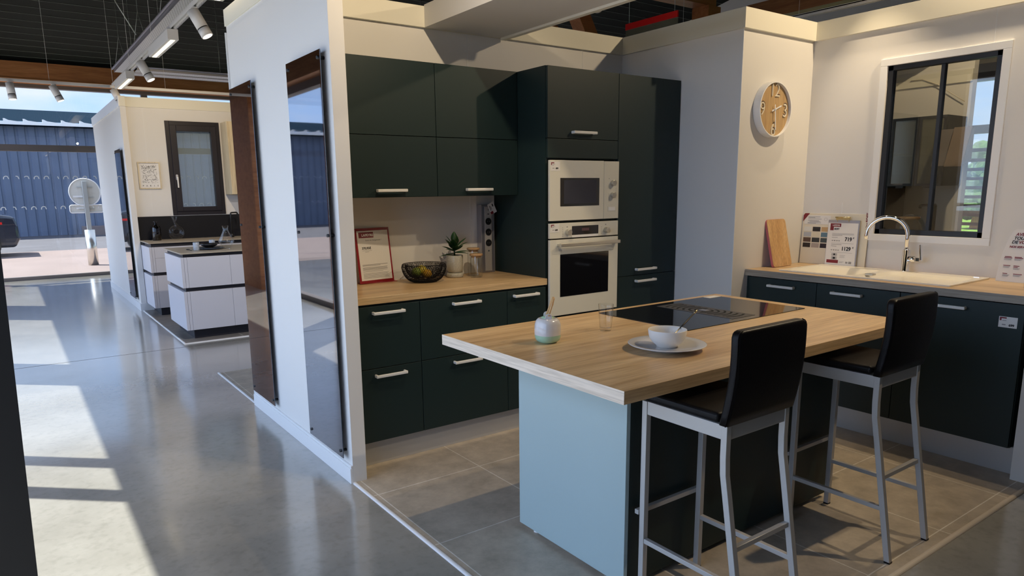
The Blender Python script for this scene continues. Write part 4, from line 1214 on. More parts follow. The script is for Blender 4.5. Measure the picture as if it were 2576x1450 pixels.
# hob
t = thing('induction_hob', 'black glass hob with a central slotted extractor, set in the island top', 'hob', (0.14, -1.1, 0.886))
HX0, HX1, HY0, HY1 = -0.320, 0.606, -1.388, -0.808
bm = B(); prism(bm, rrect(HX0, HX1, HY0, HY1, 0.006, 3), 0.8862, 0.8895)
gl = obj('glass_top', bm, blackglass, t)
gx0, gx1, gy0, gy1 = 0.055, 0.235, -1.345, -0.862
gm = mat('grille_grey', (0.075, 0.07, 0.07), 0.45, metal=0.3)
obj('extractor_plate', box(gx0, gx1, gy0, gy1, 0.8896, 0.8906), gm, t)
bm = B(); gcx, gcy = (gx0 + gx1) / 2, (gy0 + gy1) / 2
for sgn in (-1, 1):
    for k in range(6):
        r = 0.045 + k * 0.031
        pts = []
        for j in range(13):
            a = math.radians(-72 + 144 * j / 12)
            px_, py_ = r * math.sin(a) * 0.85, sgn * r * math.cos(a) * 1.05
            if abs(px_) > 0.078 or abs(py_) > 0.232: continue
            pts.append((gcx + px_, gcy + py_, 0.8909))
        if len(pts) > 2:
            for a_, b_ in zip(pts[:-1], pts[1:]):
                a_, b_ = Vector(a_), Vector(b_); d = (b_ - a_); L = d.length; d.normalize()
                obb(bm, (a_ + b_) / 2, d, Vector((-d.y, d.x, 0)), (0, 0, 1), L / 2 + .001, 0.0055, 0.0003)
obj('extractor_slots', bm, tealin, t)
obj('extractor_button', box(gcx - .015, gcx + .015, gcy - .022, gcy + .022, 0.8907, 0.8935), alum, t, bevel=0.001)
t = thing('price_label', 'small white label lying on the far right corner of the hob', 'price label', (0.55, -0.84, 0.8896))
obj('card', box(0.50, 0.60, -0.862, -0.815, 0.8897, 0.8907), paper, t)
# ---- sugar pot with bamboo handle
sp = (-0.955, -1.175, 0.8865)
t = thing('lidded_pot', 'small white and mint green pot with an upright bamboo handle', 'pot', sp)
def sq_lathe(prof, c, seg=64, pw=3.2):
    bm = B(); rings = []
    for r, z in prof:
        if r < 1e-6: rings.append([bm.verts.new((c[0], c[1], c[2] + z))]); continue
        ring = []
        for k in range(seg):
            a = 2 * PI * k / seg; ca, sa = math.cos(a), math.sin(a)
            s = (abs(ca) ** pw + abs(sa) ** pw) ** (-1 / pw)
            ring.append(bm.verts.new((c[0] + r * s * ca, c[1] + r * s * sa, c[2] + z)))
        rings.append(ring)
    for a, b in zip(rings[:-1], rings[1:]):
        for k in range(seg):
            k2 = (k + 1) % seg
            if len(a) == 1: f = bm.faces.new((a[0], b[k2], b[k]))
            elif len(b) == 1: f = bm.faces.new((a[k], a[k2], b[0]))
            else: f = bm.faces.new((a[k], a[k2], b[k2], b[k]))
            f.smooth = True
    return bm
obj('mint_base', sq_lathe([(0, 0.0), (0.032, 0), (0.038, 0.003), (0.046, 0.010), (0.0505, 0.022), (0.0515, 0.034)], sp, pw=2.5), mint, t)
obj('body', sq_lathe([(0.0515, 0.034), (0.052, 0.055), (0.0505, 0.078), (0.046, 0.093), (0.038, 0.102), (0.031, 0.105), (0.029, 0.103)], sp, pw=2.5), greyglaze, t)
obj('lid', sq_lathe([(0, 0.112), (0.012, 0.1115), (0.024, 0.109), (0.0285, 0.104), (0.0285, 0.1015), (0, 0.1015)], sp, pw=2.2), mint, t)
hx = Vector((0.50, 0.80, 0)).normalized()
for sg in (-1, 1):
    bm = B(); c = Vector(sp) + hx * sg * 0.030 + Vector((0, 0, 0.112))
    prism(bm, [(0.014 * math.cos(a), 0.014 * math.sin(a)) for a in [PI * k / 12 for k in range(13)]] + [(-0.014, -0.012), (0.014, -0.012)], -0.0035, 0.0035, lambda a, b, h: tuple(c + Vector((-hx.y, hx.x, 0)) * a + Vector((0, 0, b)) + hx * h))
    obj('lug', bm, greyglaze, t, bevel=0.001)
    bm = B(); dx = Vector((hx.x * sg, hx.y * sg, 0)); tube(bm, [c - dx * .008 + Vector((0, 0, .004)), c + dx * .010 + Vector((0, 0, .008))], 0.0032, 8)
    obj('bamboo_pin', bm, bamboo, t)
bm = B(); pts = []; rs = []
lean = Vector((0.26, -0.18, 1)).normalized()
for k in range(25):
    u = k / 24; a = PI * u
    w_ = 0.021 * math.cos(a) * (1 if abs(math.cos(a)) < .8 else 1.0)
    h_ = 0.078 * (math.sin(a) ** 0.55)
    pts.append(Vector(sp) + Vector((0, 0, 0.113)) + hx * w_ + lean * h_)
    rs.append(0.0046 + (0.0012 if k % 5 == 0 else 0))
tube(bm, pts, rs, 10)
obj('bamboo_handle', bm, bamboo, t)
# ---- ribbed drinking glass
gp = (-0.594, -1.146, 0.8865)
prof = [(0, 0), (0.025, 0), (0.0265, 0.004)]
k = 0; z = 0.008
while z < 0.118:
    r = 0.0265 + 0.0075 * z / 0.12
    prof.append((r + (0.0006 if k % 2 and z > 0.06 else 0), z)); z += 0.004; k += 1
prof += [(0.034, 0.12), (0.0325, 0.12)]
prof += [(0.0325 - 0.007 * (0.118 - z) / 0.12, z) for z in (0.10, 0.06, 0.014)] + [(0, 0.011)]
tag(obj('drinking_glass', lathe(prof, 40, (0, 0, 0)), whiteglassm, None, local=True), 'clear ribbed drinking glass standing between the pot and the hob', 'glass').location = gp
# ---- plate, bowl, spoon
pp = (-0.662, -1.566, 0.8864)
prof = [(0.0000, 0.0046), (0.0670, 0.0046), (0.0737, 0.0000), (0.0804, 0.0000), (0.0831, 0.0046), (0.1139, 0.0115), (0.1501, 0.0207), (0.1541, 0.0236), (0.1501, 0.0247), (0.1139, 0.0167), (0.0831, 0.0098), (0.0000, 0.0086)]
tag(obj('plate', lathe(prof, 64), greyglaze, None, local=True), 'round pale plate under the white cereal bowl on the island', 'plate').location = pp
bpn = (-0.662, -1.566, 0.8864 + 0.0092)
prof = [(0.0000, 0.0044), (0.0333, 0.0044), (0.0346, 0.0000), (0.0397, 0.0000), (0.0422, 0.0066), (0.0576, 0.0187), (0.0691, 0.0352), (0.0736, 0.0528), (0.0755, 0.0693), (0.0749, 0.0710), (0.0723, 0.0693), (0.0704, 0.0528), (0.0653, 0.0363), (0.0538, 0.0220), (0.0358, 0.0110), (0.0000, 0.0088)]
tag(obj('cereal_bowl', lathe(prof, 64), mat('off_white_bowl', (0.74, 0.71, 0.67), 0.4), None, local=True), 'off-white bowl on the round plate, a black and gold spoon in it', 'bowl').location = bpn
t = thing('spoon', 'black and gold spoon leaning over the rim of the white bowl', 'spoon', (-0.67, -1.58, 0.91))
gold = mat('gold_metal', (0.80, 0.66, 0.38), 0.2, metal=1.0)
a = Vector((-0.676, -1.580, 0.921)); b_ = Vector((-0.485, -1.560, 1.018)); d = (b_ - a)
bm = B(); tube(bm, [a + d * .12, a + d * .42], [.0022, .0026], 8)
obj('gold_shaft', bm, gold, t)
obj('gold_tip', tube(B(), [a + d * .93, a + d * 1.0, a + d * 1.04], [.003, .0045, .003], 10), gold, t)
bm = B(); tube(bm, [a + d * .42, a + d * .55, a + d * .93], [.0026, .0036, .0030], 10)
obj('black_grip', bm, blackm, t)
bm = B(); bmesh.ops.create_uvsphere(bm, u_segments=16, v_segments=8, radius=0.013)
for v in bm.verts: v.co.x *= 1.2; v.co.z *= 0.22; v.co.y *= .8
bmesh.ops.translate(bm, verts=bm.verts, vec=a + Vector((-.002, 0, .0005)))
obj('spoon_head', bm, gold, t, smooth=True)

# ================================================================== BAR STOOLS
def stool(loc, label):
    t = thing('bar_stool', label, 'bar stool', loc, group='black leather bar stools at the island')
    W2, s = 0.1715, 0.0115
    z0 = 0.006
    def bar(bm, a, b, hx_, hy_):
        a, b = Vector(a), Vector(b); d = (b - a); L = d.length; d.normalize()
        sd = Vector((1, 0, 0)) if abs(d.x) < .9 else Vector((0, 1, 0))
        n3 = d.cross(sd).normalized(); sd = n3.cross(d).normalized()
        obb(bm, (a + b) / 2, d, sd, n3, L / 2, hx_, hy_)
    for sx in (-1, 1):
        x = sx * (W2 - s)
        obj('front_leg', bx(B(), x - s, x + s, 0.3515 - s, 0.3515 + s, z0, 0.767), tubem, t, bevel=.0015, local=True)
        path = [(-0.001, 0.767), (-0.001, 0.66), (-0.004, 0.60), (-0.018, 0.52), (-0.104, z0)]
        bm = B(); prev = None
        for (yy, zz) in path:
            r4 = [bm.verts.new((x + a * s, yy + b * s + .012, zz)) for a, b in ((-1, -1), (1, -1), (1, 1), (-1, 1))]
            if prev:
                for k in range(4): bm.faces.new((prev[k], prev[(k + 1) % 4], r4[(k + 1) % 4], r4[k]))
            else: bm.faces.new(r4)
            prev = r4
        bm.faces.new(prev)
        obj('rear_leg', bm, tubem, t, bevel=.0015, local=True)
        bm = B(); bar(bm, (x, -0.045, 0.226), (x, 0.340, 0.226), .009, .009)
        obj('side_stretcher', bm, tubem, t, bevel=.0012, local=True)
    bm = bx(B(), -W2 + .003, -W2 + .020, 0.022, 0.340, 0.718, 0.767); bx(bm, W2 - .020, W2 - .003, 0.022, 0.340, 0.718, 0.767)
    bx(bm, -W2 + .023, W2 - .023, 0.003, 0.020, 0.718, 0.767); bx(bm, -W2 + .023, W2 - .023, 0.343, 0.360, 0.718, 0.767)
    obj('seat_frame', bm, tubem, t, bevel=.0012, local=True)
    bm = B(); bar(bm, (-W2 + .02, -0.030, 0.350), (W2 - .02, -0.030, 0.350), .009, .009)
    obj('rear_stretcher', bm, tubem, t, bevel=.0012, local=True)
    bm = B(); bar(bm, (-W2 - .006, 0.372, 0.334), (W2 + .006, 0.372, 0.334), .009, .009)
    obj('foot_rest', bm, tubem, t, bevel=.0012, local=True)
    obj('seat', bx(B(), -W2 + .001, W2 - .001, 0.036, 0.366, 0.768, 0.802), leather, t, bevel=.013, bseg=4, local=True)
    # padded back
    bm = B(); rows = []
    nz = 10
    for u in [k / 9 * .93 for k in range(10)] + [.965, .985, 1.0]:
        rows.append((0.010 - 0.030 * u - 0.012 * math.sin(PI * u), 0.770 + 0.312 * u, {.965: .975, .985: .945, 1.0: .89}.get(u, 1.0), {.985: .92, 1.0: .70}.get(u, 1.0)))
    pl = rrect(-0.184, 0.184, -0.018, 0.018, 0.012, 4)
    prev = None
    for i, (yc_, zz, fx, f) in enumerate(rows):
        ring = [bm.verts.new((p[0] * fx, yc_ + p[1] * f, zz)) for p in pl]
        if prev:
            for k in range(len(ring)):
                k2 = (k + 1) % len(ring); fc = bm.faces.new((prev[k], prev[k2], ring[k2], ring[k])); fc.smooth = True
        else: bm.faces.new(ring)
        prev = ring
    bm.faces.new(prev)
    obj('backrest', bm, leather, t, local=True)
    for sx in (-1, 1):
        bm = B(); tube(bm, [(sx * .1845 * fx, a - .012 * f, b) for a, b, fx, f in rows], 0.0022, 6)
        obj('piping', bm, leather, t, local=True)
    for (x, y) in ((-1, .3515), (1, .3515), (-1, -.092), (1, -.092)):
        obj('foot_cap', bx(B(), x * (W2 - s) - s, x * (W2 - s) + s, y - s, y + s, 0.0052, z0 + .006), blackm, t, local=True)
    return t
stool((-0.7885, -2.082, 0), 'nearer black leather bar stool, at the bowl end of the island')
stool((0.1725, -2.082, 0), 'farther black leather bar stool, at the right end of the island before the dishwasher')

# ================================================================== SMOKED GLASS SAMPLES
def glass_panel(x, y0, y1, z0, z1, label, rows=(0.03, 0.5, 0.97)):
    t = thing('smoked_glass_panel', label, 'glass panel', (x, (y0 + y1) / 2, z0), group='smoked glass panels on white partitions')
    t_ = obj('sheet', box(x - .004, x, y0, y1, z0, z1), [smoked, smokededge], t, bevel=0.0006)
    # mirror face only outward, darker edges
    for f in t_.data.polygons:
        f.material_index = 0 if abs(f.normal.x) > .9 else 1
    for yy in (y0 + .03, y1 - .03):
        for zz in (z0 + .035, z0 + (z1 - z0) * .57, z1 - .035):
            bm = B(); tube(bm, [(x - .010, yy, zz), (x + .028, yy, zz)], 0.008, 14)
            obj('standoff', bm, blackm, t)
XP = -1.442
glass_panel(XP, 1.06, 1.545, 0.135, 2.19, 'brown-reflecting smoked glass panel, farther of the two on the near white partition')
glass_panel(XP, -0.075, 0.412, 0.135, 2.185, 'smoked glass panel mirroring the sky, at the near end of the partition')
glass_panel(XP, 6.90, 7.40, 0.145, 2.10, 'narrow smoked glass panel on the far display partition by the shop front')
# ================================================================== SECOND DISPLAY KITCHEN (far left)
YB = 6.80
struct('wall_display_left', box(-1.41, -1.345, 6.75, 9.9, 0, 2.735), wallm)
wx0, wx1, wzz0, wzz1 = -0.905, -0.228, 1.240, 2.465
bm = box(-1.345, wx0 + .02, YB, YB + .08, 0, 2.735); bx(bm, wx1 - .02, 1.9, YB, YB + .08, 0, 2.735)
bx(bm, wx0 + .02, wx1 - .02, YB, YB + .08, 0, wzz0 + .02); bx(bm, wx0 + .02, wx1 - .02, YB, YB + .08, wzz1 - .02, 2.735)
struct('wall_display_back', bm, wallm)
struct('trim_40', box(-1.345, 1.9, YB - .012, YB, 2.615, 2.74), bandm)
struct('trim_41', box(-1.422, -1.41, 6.738, 9.9, 2.615, 2.74), white)
struct('trim_45', box(-1.41, -1.345, 6.738, 6.75, 2.615, 2.74), bandm)
struct('baseboard_display', box(-1.422, -1.41, 6.74, 9.9, 0, 0.10), white)
struct('baseboard_display_end', box(-1.41, -1.255, 6.738, 6.75, 0, 0.10), white)
struct('wall_display_side', box(1.9, 1.98, 4.3, 6.88, 0, 2.735), wallm)
struct('trim_42', box(-1.1505, -1.1475, YB - .001, YB, 1.24, 2.61), white)
w5 = obj('window_5', box(wx0 + .127, wx1 - .115, YB + .035, YB + .041, wzz0 + .105, wzz1 - .125), pane('reflection_haze_glass', (0.90, 0.95, 0.97), 0.12, 0.0, (0.52, 0.62, 0.66), 0.27), None); w5['kind'] = 'structure'  # pale diffuse film stands in for the haze of reflections
bm = B()
def frame_y(bm, x0, x1, z0, z1, wl, wr, wb, wt, y0, y1):
    bx(bm, x0, x0 + wl, y0, y1, z0, z1); bx(bm, x1 - wr, x1, y0, y1, z0, z1)
    bx(bm, x0 + wl, x1 - wr, y0, y1, z0, z0 + wb); bx(bm, x0 + wl, x1 - wr, y0, y1, z1 - wt, z1)
frame_y(bm, wx0, wx1, wzz0, wzz1, .052, .052, .052, .055, YB - .015, YB + .06)
obj('window_frame', bm, anth, w5, bevel=.003)
bm = B(); frame_y(bm, wx0 + .050, wx1 - .050, wzz0 + .05, wzz1 - .053, .080, .068, .058, .075, YB - .032, YB + .055)
sa = obj('sash', bm, anth, w5, bevel=.004)
bm = B(); prism(bm, rrect(wx0 + .072, wx0 + .100, 1.70, 1.775, .012), YB - .040, YB - .032, XZ)
obj('handle_plate', bm, alum, w5)
bm = box(wx0 + .078, wx0 + .094, YB - .062, YB - .040, 1.725, 1.745); bx(bm, wx0 + .079, wx0 + .097, YB - .066, YB - .054, 1.60, 1.745)
obj('window_handle', bm, handlem, w5, bevel=.004)
# picture
t = thing('framed_map', 'small oak-framed black and white street map lettered PARIS, left of the dark window', 'picture', (-1.145, YB, 1.59))
bm = B(); frame_y(bm, -1.277, -1.015, 1.590, 1.932, .013, .013, .013, .013, YB - .022, YB - .001); obj('picture_frame', bm, palewood, t)
sh = obj('print', box(-1.265, -1.027, YB - .010, YB - .002, 1.602, 1.920), paper, t)
random.seed(21)
bm = B()
for k in range(170):
    x = random.uniform(-1.235, -1.052); z = random.uniform(1.665, 1.895); a = random.choice([0.2, 1.2, 2.6, 0.9, 1.9]) + random.uniform(-.3, .3); L = random.uniform(.006, .028)
    dx, dz = math.cos(a) * L / 2, math.sin(a) * L / 2
    if not (-1.243 < x - abs(dx) and x + abs(dx) < -1.045 and 1.655 < z - abs(dz) and z + abs(dz) < 1.905): continue
    obb(bm, (x, YB - .0105, z), (math.cos(a), 0, math.sin(a)), (0, 1, 0), (-math.sin(a), 0, math.cos(a)), L / 2, .0003, random.choice([.0007, .0011, .0018]))
st_ = obj('street_lines', bm, ink, sh); st_['kind'] = 'stuff'
for i, ch in enumerate('PARIS'):
    text('letter', ch, .024, ink, sh, (-1.230 + i * .0435, YB - .0106, 1.622), (1, 0, 0), (0, 0, 1), 'CENTER', bold=.0006)
# splashback
t = obj('splashback', box(-1.343, 1.88, YB - .014, YB - .001, 0.93, 1.232), blackmat)
tag(t, 'black splashback panel behind the far white kitchen worktop', 'splashback')
# base units
def white_unit(name, label, x0, x1, y0, y1, zt, splits, zgap=(0.515, 0.556), back=False, halfline=None):
    """x0..x1 along the front, y0 front; drawers split at splits"""
    t = thing(name, label, 'cabinet' if name != 'kitchen_island' else 'kitchen island', ((x0 + x1) / 2, (y0 + y1) / 2, 0.006))
    fp = 0.052
    obj('plinth', box(x0 + .078, x1 - .02, y0 + .062, y1 - .03, 0.0065, 0.107), channel, t)
    obj('gap_channel', box(x0 + .030, x1 - .001, y0 + .030, y1 - .001, 0.1075, zt), channel, t)
    obj('lower_end_panel', box(x0, x0 + .0295, y0, y1, 0.107, zgap[0]), lacquer, t, bevel=.0015)
    obj('upper_end_panel', box(x0, x0 + .0295, y0, y1, zgap[1], 0.872), lacquer, t, bevel=.0015)
    xs = [x0 + .0305] + splits + [x1]
    for a, b_ in zip(xs[:-1], xs[1:]):
        obj('drawer', box(a + .001, b_ - .001, y0, y0 + .028, 0.107, zgap[0]), lacquer, t, bevel=.001)
        if halfline and a > x0 + .04 :
            obj('drawer', box(a + .001, b_ - .001, y0, y0 + .028, zgap[1], halfline - .001), lacquer, t, bevel=.001)
            obj('drawer', box(a + .001, b_ - .001, y0, y0 + .028, halfline + .001, 0.872), lacquer, t, bevel=.001)
        else:
            obj('drawer', box(a + .001, b_ - .001, y0, y0 + .028, zgap[1], 0.872), lacquer, t, bevel=.001)
    return t
white_unit('kitchen_island', 'white handleless island with dark finger grooves, in the far display kitchen', -1.328, 0.60, 4.33, 5.19, 0.905, [-1.268, -0.840, -0.12])
white_unit('base_cabinet', 'white handleless base cabinets against the wall under the dark window', -1.340, 1.86, 6.143, 6.784, 0.915, [-1.282, -0.68, -0.08, 0.52, 1.12], halfline=0.735)
t = obj('island_worktop', box(-1.326, 0.62, 4.325, 5.24, 0.9055, 0.918), stone, None, bevel=.002)
tag(t, 'thin beige stone top of the far white island, laid with plates and a carafe', 'worktop')
t = obj('worktop', box(-1.342, 1.86, 6.138, 6.785, 0.9155, 0.928), stone, None, bevel=.002)
tag(t, 'thin beige stone worktop below the dark window of the far display', 'worktop')
# wall cabinet in pale wood
t = thing('wall_cabinet', 'pale wood wall cabinet right of the dark far window', 'wall cabinet', (0.2, 6.63, 1.50))
obj('carcass', box(-0.21, 0.60, 6.47, 6.785, 1.505, 2.46), palewood, t)
obj('door', box(-0.209, 0.19, 6.45, 6.469, 1.507, 2.458), palewood, t); obj('door', box(0.192, 0.599, 6.45, 6.469, 1.507, 2.458), palewood, t)
t = obj('wall_panel', box(-0.21, 1.5, YB - .008, YB - .001, 1.233, 1.5), paper); tag(t, 'pale grey panel between the black splashback and the wooden wall cabinet', 'panel')
# black tap
t = thing('black_tap', 'matt black hooked kitchen tap in the far display, rising above the splashback', 'tap', (-0.30, 6.60, 0.928))
bm = B(); tx, ty = -0.23, 6.55
pts = [(tx, ty, .94), (tx, ty, 1.24)] + [(tx + .012 - .012 * math.cos(a), ty, 1.24 + .02 * math.sin(a)) for a in (.5, 1.1, 1.57)] + [(tx + .07, ty, 1.262)] + [(tx + .07 + .02 * math.sin(a), ty, 1.242 + .02 * math.cos(a)) for a in (.5, 1.1, 1.57)] + [(tx + .092, ty, 1.19)]
tube(bm, pts, 0.011, 10); obj('spout', bm, blackm, t)
obj('base', lathe([(0, 0), (.024, 0), (.024, .05), (0, .05)], 20, (tx, ty, .9285)), blackm, t)
# bottles and carafes
def lath(name, label, cat, prof, c, m, group=None, seg=32):
    o = obj(name, lathe(prof, seg), m, None, local=True); o.location = c
    return tag(o, label, cat, group)
t = thing('smoky_bottle', 'smoky dark glass bottle with a flared stopper, at the left end of the far worktop', 'bottle', (-1.165, 6.60, .9285))
obj('glass_body', lathe([(0, 0), (.050, 0), (.054, .006), (.054, .155), (.048, .178), (.020, .198), (.016, .205), (.016, .232), (.013, .232), (.013, .205), (.045, .175), (.050, .155), (.050, .01), (0, .008)], 32, (-1.165, 6.60, .9285)), smokeglass, t)
obj('stopper', lathe([(0, .206), (.012, .206), (.012, .234), (.028, .240), (.028, .246), (0, .246)], 24, (-1.165, 6.60, .9285)), smokeglass, t)
# open-centred decanter
dc = Vector((-0.925, 6.60, .9285))
bm = B(); mr_, r_t = 0.062, 0.040
ring = []
for k in range(36):
    a = 2 * PI * k / 36 - PI / 2
    c = Vector((mr_ * math.cos(a) * 1.05, 0, 0.098 + mr_ * math.sin(a)))
    rr_ = r_t * (1 - .25 * max(0, math.sin(a))); nrm_ = Vector((math.cos(a), 0, math.sin(a)))
    ring.append([bm.verts.new(c + nrm_ * rr_ * .92 * math.cos(b) + Vector((0, 1, 0)) * rr_ * math.sin(b)) for b in [2 * PI * j / 14 for j in range(14)]])
for k in range(36):
    p, q = ring[k], ring[(k + 1) % 36]
    for j in range(14):
        f = bm.faces.new((p[j], p[(j + 1) % 14], q[(j + 1) % 14], q[j])); f.smooth = True
tube(bm, [(0.012, 0, .175), (-.006, 0, .215), (-.022, 0, .265), (-.030, 0, .300)], [.034, .016, .013, .016], 16, False)
tube(bm, [(-.022, 0, .262), (-.040, 0, .300), (-.055, 0, .335)], [.010, .010, .006], 10, False)
tube(bm, [(-.008, 0, .235), (.012, 0, .268), (.016, 0, .300)], [.009, .009, .011], 10, False)
obj_ = obj('decanter', bm, whiteglassm, None, local=True); obj_.location = dc
tag(obj_, 'clear pear-shaped decanter with a round hole through its belly, on the far worktop', 'decanter')
lath('carafe', 'clear carafe with a narrow neck and flared waist, on the far white island', 'carafe',
     [(0, 0), (.040, 0), (.046, .012), (.085, .070), (.083, .080), (.036, .170), (.027, .205), (.034, .245), (.032, .245), (.024, .205), (.033, .168), (.080, .078), (.082, .070), (.043, .014), (0, .006)], (-0.745, 4.80, .9185), whiteglassm)
for (x, y, L) in ((-1.105, 4.62, 'pale blue speckled cup at the left of the dark plates'), (-0.865, 4.95, 'pale blue speckled cup behind the dark plates')):
    lath('cup', L + ' on the far island', 'cup', [(0, 0), (.027, 0), (.030, .006), (.032, .085), (.0295, .087), (.027, .01), (0, .008)], (x, y, .9185), mat('blue_speckle', (.42, .47, .54), .35, vary=.2, vscale=90) if 'blue_speckle' not in MATS else MATS['blue_speckle'], 'pale blue cups on the far island')
lath('dinner_plate', 'large blue-grey plate under the dark plate on the far island', 'plate', [(0, .0), (.07, 0), (.075, .004), (.145, .014), (.145, .018), (.08, .009), (0, .007)], (-0.955, 4.70, .9185), mat('blue_plate', (.10, .13, .18), .25), seg=48)
lath('dessert_plate', 'small black plate between the large plate and the bowl on the far island', 'plate', [(0, .0), (.05, 0), (.055, .003), (.112, .012), (.112, .016), (.06, .007), (0, .005)], (-0.955, 4.70, .9275), blackm, seg=48)
lath('serving_bowl', 'black bowl with a patterned rim stacked on the plates of the far island', 'bowl', [(0, .0), (.035, 0), (.04, .004), (.080, .026), (.093, .046), (.090, .047), (.075, .030), (.035, .009), (0, .007)], (-0.955, 4.70, .9345), blackm, seg=48)
t = thing('dark_spoon', 'dark spoon lying left of the plates on the far island', 'spoon', (-1.16, 4.78, .9185))
bm = B(); bmesh.ops.create_uvsphere(bm, u_segments=12, v_segments=8, radius=.020)
for v in bm.verts: v.co.y *= 1.4; v.co.z *= .25
bmesh.ops.translate(bm, verts=bm.verts, vec=(-1.165, 4.76, .9245)); obj('spoon_head', bm, blackm, t, smooth=True)
bm = B(); tube(bm, [(-1.165, 4.735, .924), (-1.16, 4.60, .9225)], .003, 8); obj('spoon_handle', bm, blackm, t)
t = thing('metal_cutlery', 'shiny spoon lying right of the plates on the far island', 'spoon', (-0.79, 4.62, .9185))
bm = B(); bmesh.ops.create_uvsphere(bm, u_segments=12, v_segments=8, radius=.020)
for v in bm.verts: v.co.y *= 1.4; v.co.z *= .25
bmesh.ops.translate(bm, verts=bm.verts, vec=(-0.80, 4.70, .9245)); obj('spoon_head', bm, chrome, t, smooth=True)
bm = B(); tube(bm, [(-0.80, 4.68, .924), (-0.775, 4.55, .9225)], .003, 8); obj('spoon_handle', bm, chrome, t)

# ================================================================== LIGHTING TRACKS, PANELS
def track(name, label, a, b, w_=0.034):
    t = thing(name, label, 'lighting track', a)
    a, b = Vector(a), Vector(b); d = (b - a); L = d.length; d.normalize(); sd = Vector((-d.y, d.x, 0))
    bm = B()
    obb(bm, (a + b) / 2 + Vector((0, 0, .012)), d, sd, (0, 0, 1), L / 2, w_ / 2, .006)
    obb(bm, (a + b) / 2 + sd * (w_ / 2 - .003), d, sd, (0, 0, 1), L / 2, .003, .014)
    obb(bm, (a + b) / 2 - sd * (w_ / 2 - .003), d, sd, (0, 0, 1), L / 2, .003, .014)
    obj('rail', bm, tracksm, t)
    bm = B(); n_ = int(L / 1.6) + 1
    for k in range(n_ + 1):
        p = a + d * (L * k / n_) + Vector((0, 0, .018)); zt = (zr(p.y)) - .001
        tube(bm, [p, (p.x, p.y, zt)], .0015, 4)
    obj('suspension_wire', bm, tracksm, t)
    return t
track('lighting_track', 'white lighting track running away from the camera above the corridor', (-1.46, -3.0, 2.855), (-1.46, 6.72, 2.855))
track('lighting_track', 'white lighting track crossing the corridor in front of the shop front', (-3.4, 6.85, 2.855), (3.0, 6.85, 2.855))
track('lighting_track', 'white lighting track over the room behind the clock wall', (2.95, -3.5, 2.93), (2.95, 1.5, 2.93))
def track_spot(loc, aim, label, L=0.15, r=0.034, ring=True):
    loc = Vector(loc); d = (Vector(aim) - loc).normalized()
    t = thing('track_spotlight', label, 'spotlight', loc, group='white cylindrical track spotlights')
    obj('adapter', box(loc.x - .018, loc.x + .018, loc.y - .04, loc.y + .04, loc.z - .020, loc.z - .0145), tracksm, t)
    bm = B(); tube(bm, [loc + Vector((0, 0, -.018)), loc + Vector((0, 0, -.045))], .008, 8); obj('stem', bm, tracksm, t)
    s0 = loc + Vector((0, 0, -.050)) - d * .02
    bm = B(); tube(bm, [s0, s0 + d * L * .68], r, 24); obj('barrel', bm, tracksm, t)
    bm = B(); tube(bm, [s0 + d * L * .68, s0 + d * L * .72], r * .93, 24); obj('dark_ring', bm, blackm, t)
    bm = B(); tube(bm, [s0 + d * L * .72, s0 + d * L], r, 24); obj('nose', bm, tracksm, t)
    bm = B(); tube(bm, [s0 + d * L, s0 + d * (L + .002)], r * .85, 24); obj('lens', bm, ledspot, t)
X_ = -1.46
for (y, lab) in ((2.25, 'nearest white spotlight hanging from the corridor track'), (4.62, 'white spotlight between the two linear lamps on the corridor track')):
    track_spot((X_, y, 2.855), (X_ + .55, y - .35, 1.6), lab, .20, .042)
for (x, ax, lab) in ((-2.52, -2.46, 'leftmost white spotlight on the crossing track, pointing down'), (-2.09, -1.75, 'tilted white spotlight on the crossing track against the sky'), (-1.44, -1.1, 'white spotlight where the two tracks meet, above the far display corner')):
    track_spot((x, 6.85, 2.855), (ax, 6.75, 2.0), lab, .19, .042)
track_spot((0.30, -0.10, 2.70), (0.75, 0.35, 2.5), 'white spotlight peeking out beside the bulkhead beam', .14, .036)
track_spot((2.95, 0.9, 2.93), (2.9, .5, 2.0), 'white spotlight beyond the clock wall under the timber beam', .12, .036)
for (xyz, tg, lab) in (((1.60, -0.84, 3.10), (1.35, -0.5, 1.3), 'white spotlight above the sink corner, out of frame'), ((-0.86, -1.03, 3.04), (-0.9, 0.3, 1.6), 'white spotlight above the wall cabinets, out of frame')):
    pass
def linear_lamp(y0, y1, label):
    t = thing('linear_lamp', label, 'linear lamp', (X_, (y0 + y1) / 2, 2.84), group='linear lamps on the corridor track')
    bm = box(X_ - .042, X_ + .042, y0, y1, 2.755, 2.839)
    obj('housing', bm, tracksm, t, bevel=.002)
    obj('diffuser', box(X_ - .016, X_ + .016, y0 + .02, y1 - .02, 2.7525, 2.7549), ledm, t)
linear_lamp(3.02, 3.92, 'lit linear lamp on the corridor track, the middle one of three')
linear_lamp(5.35, 6.25, 'farthest lit linear lamp on the corridor track')
linear_lamp(0.75, 1.62, 'nearest lit linear lamp, cut off above the white partition')
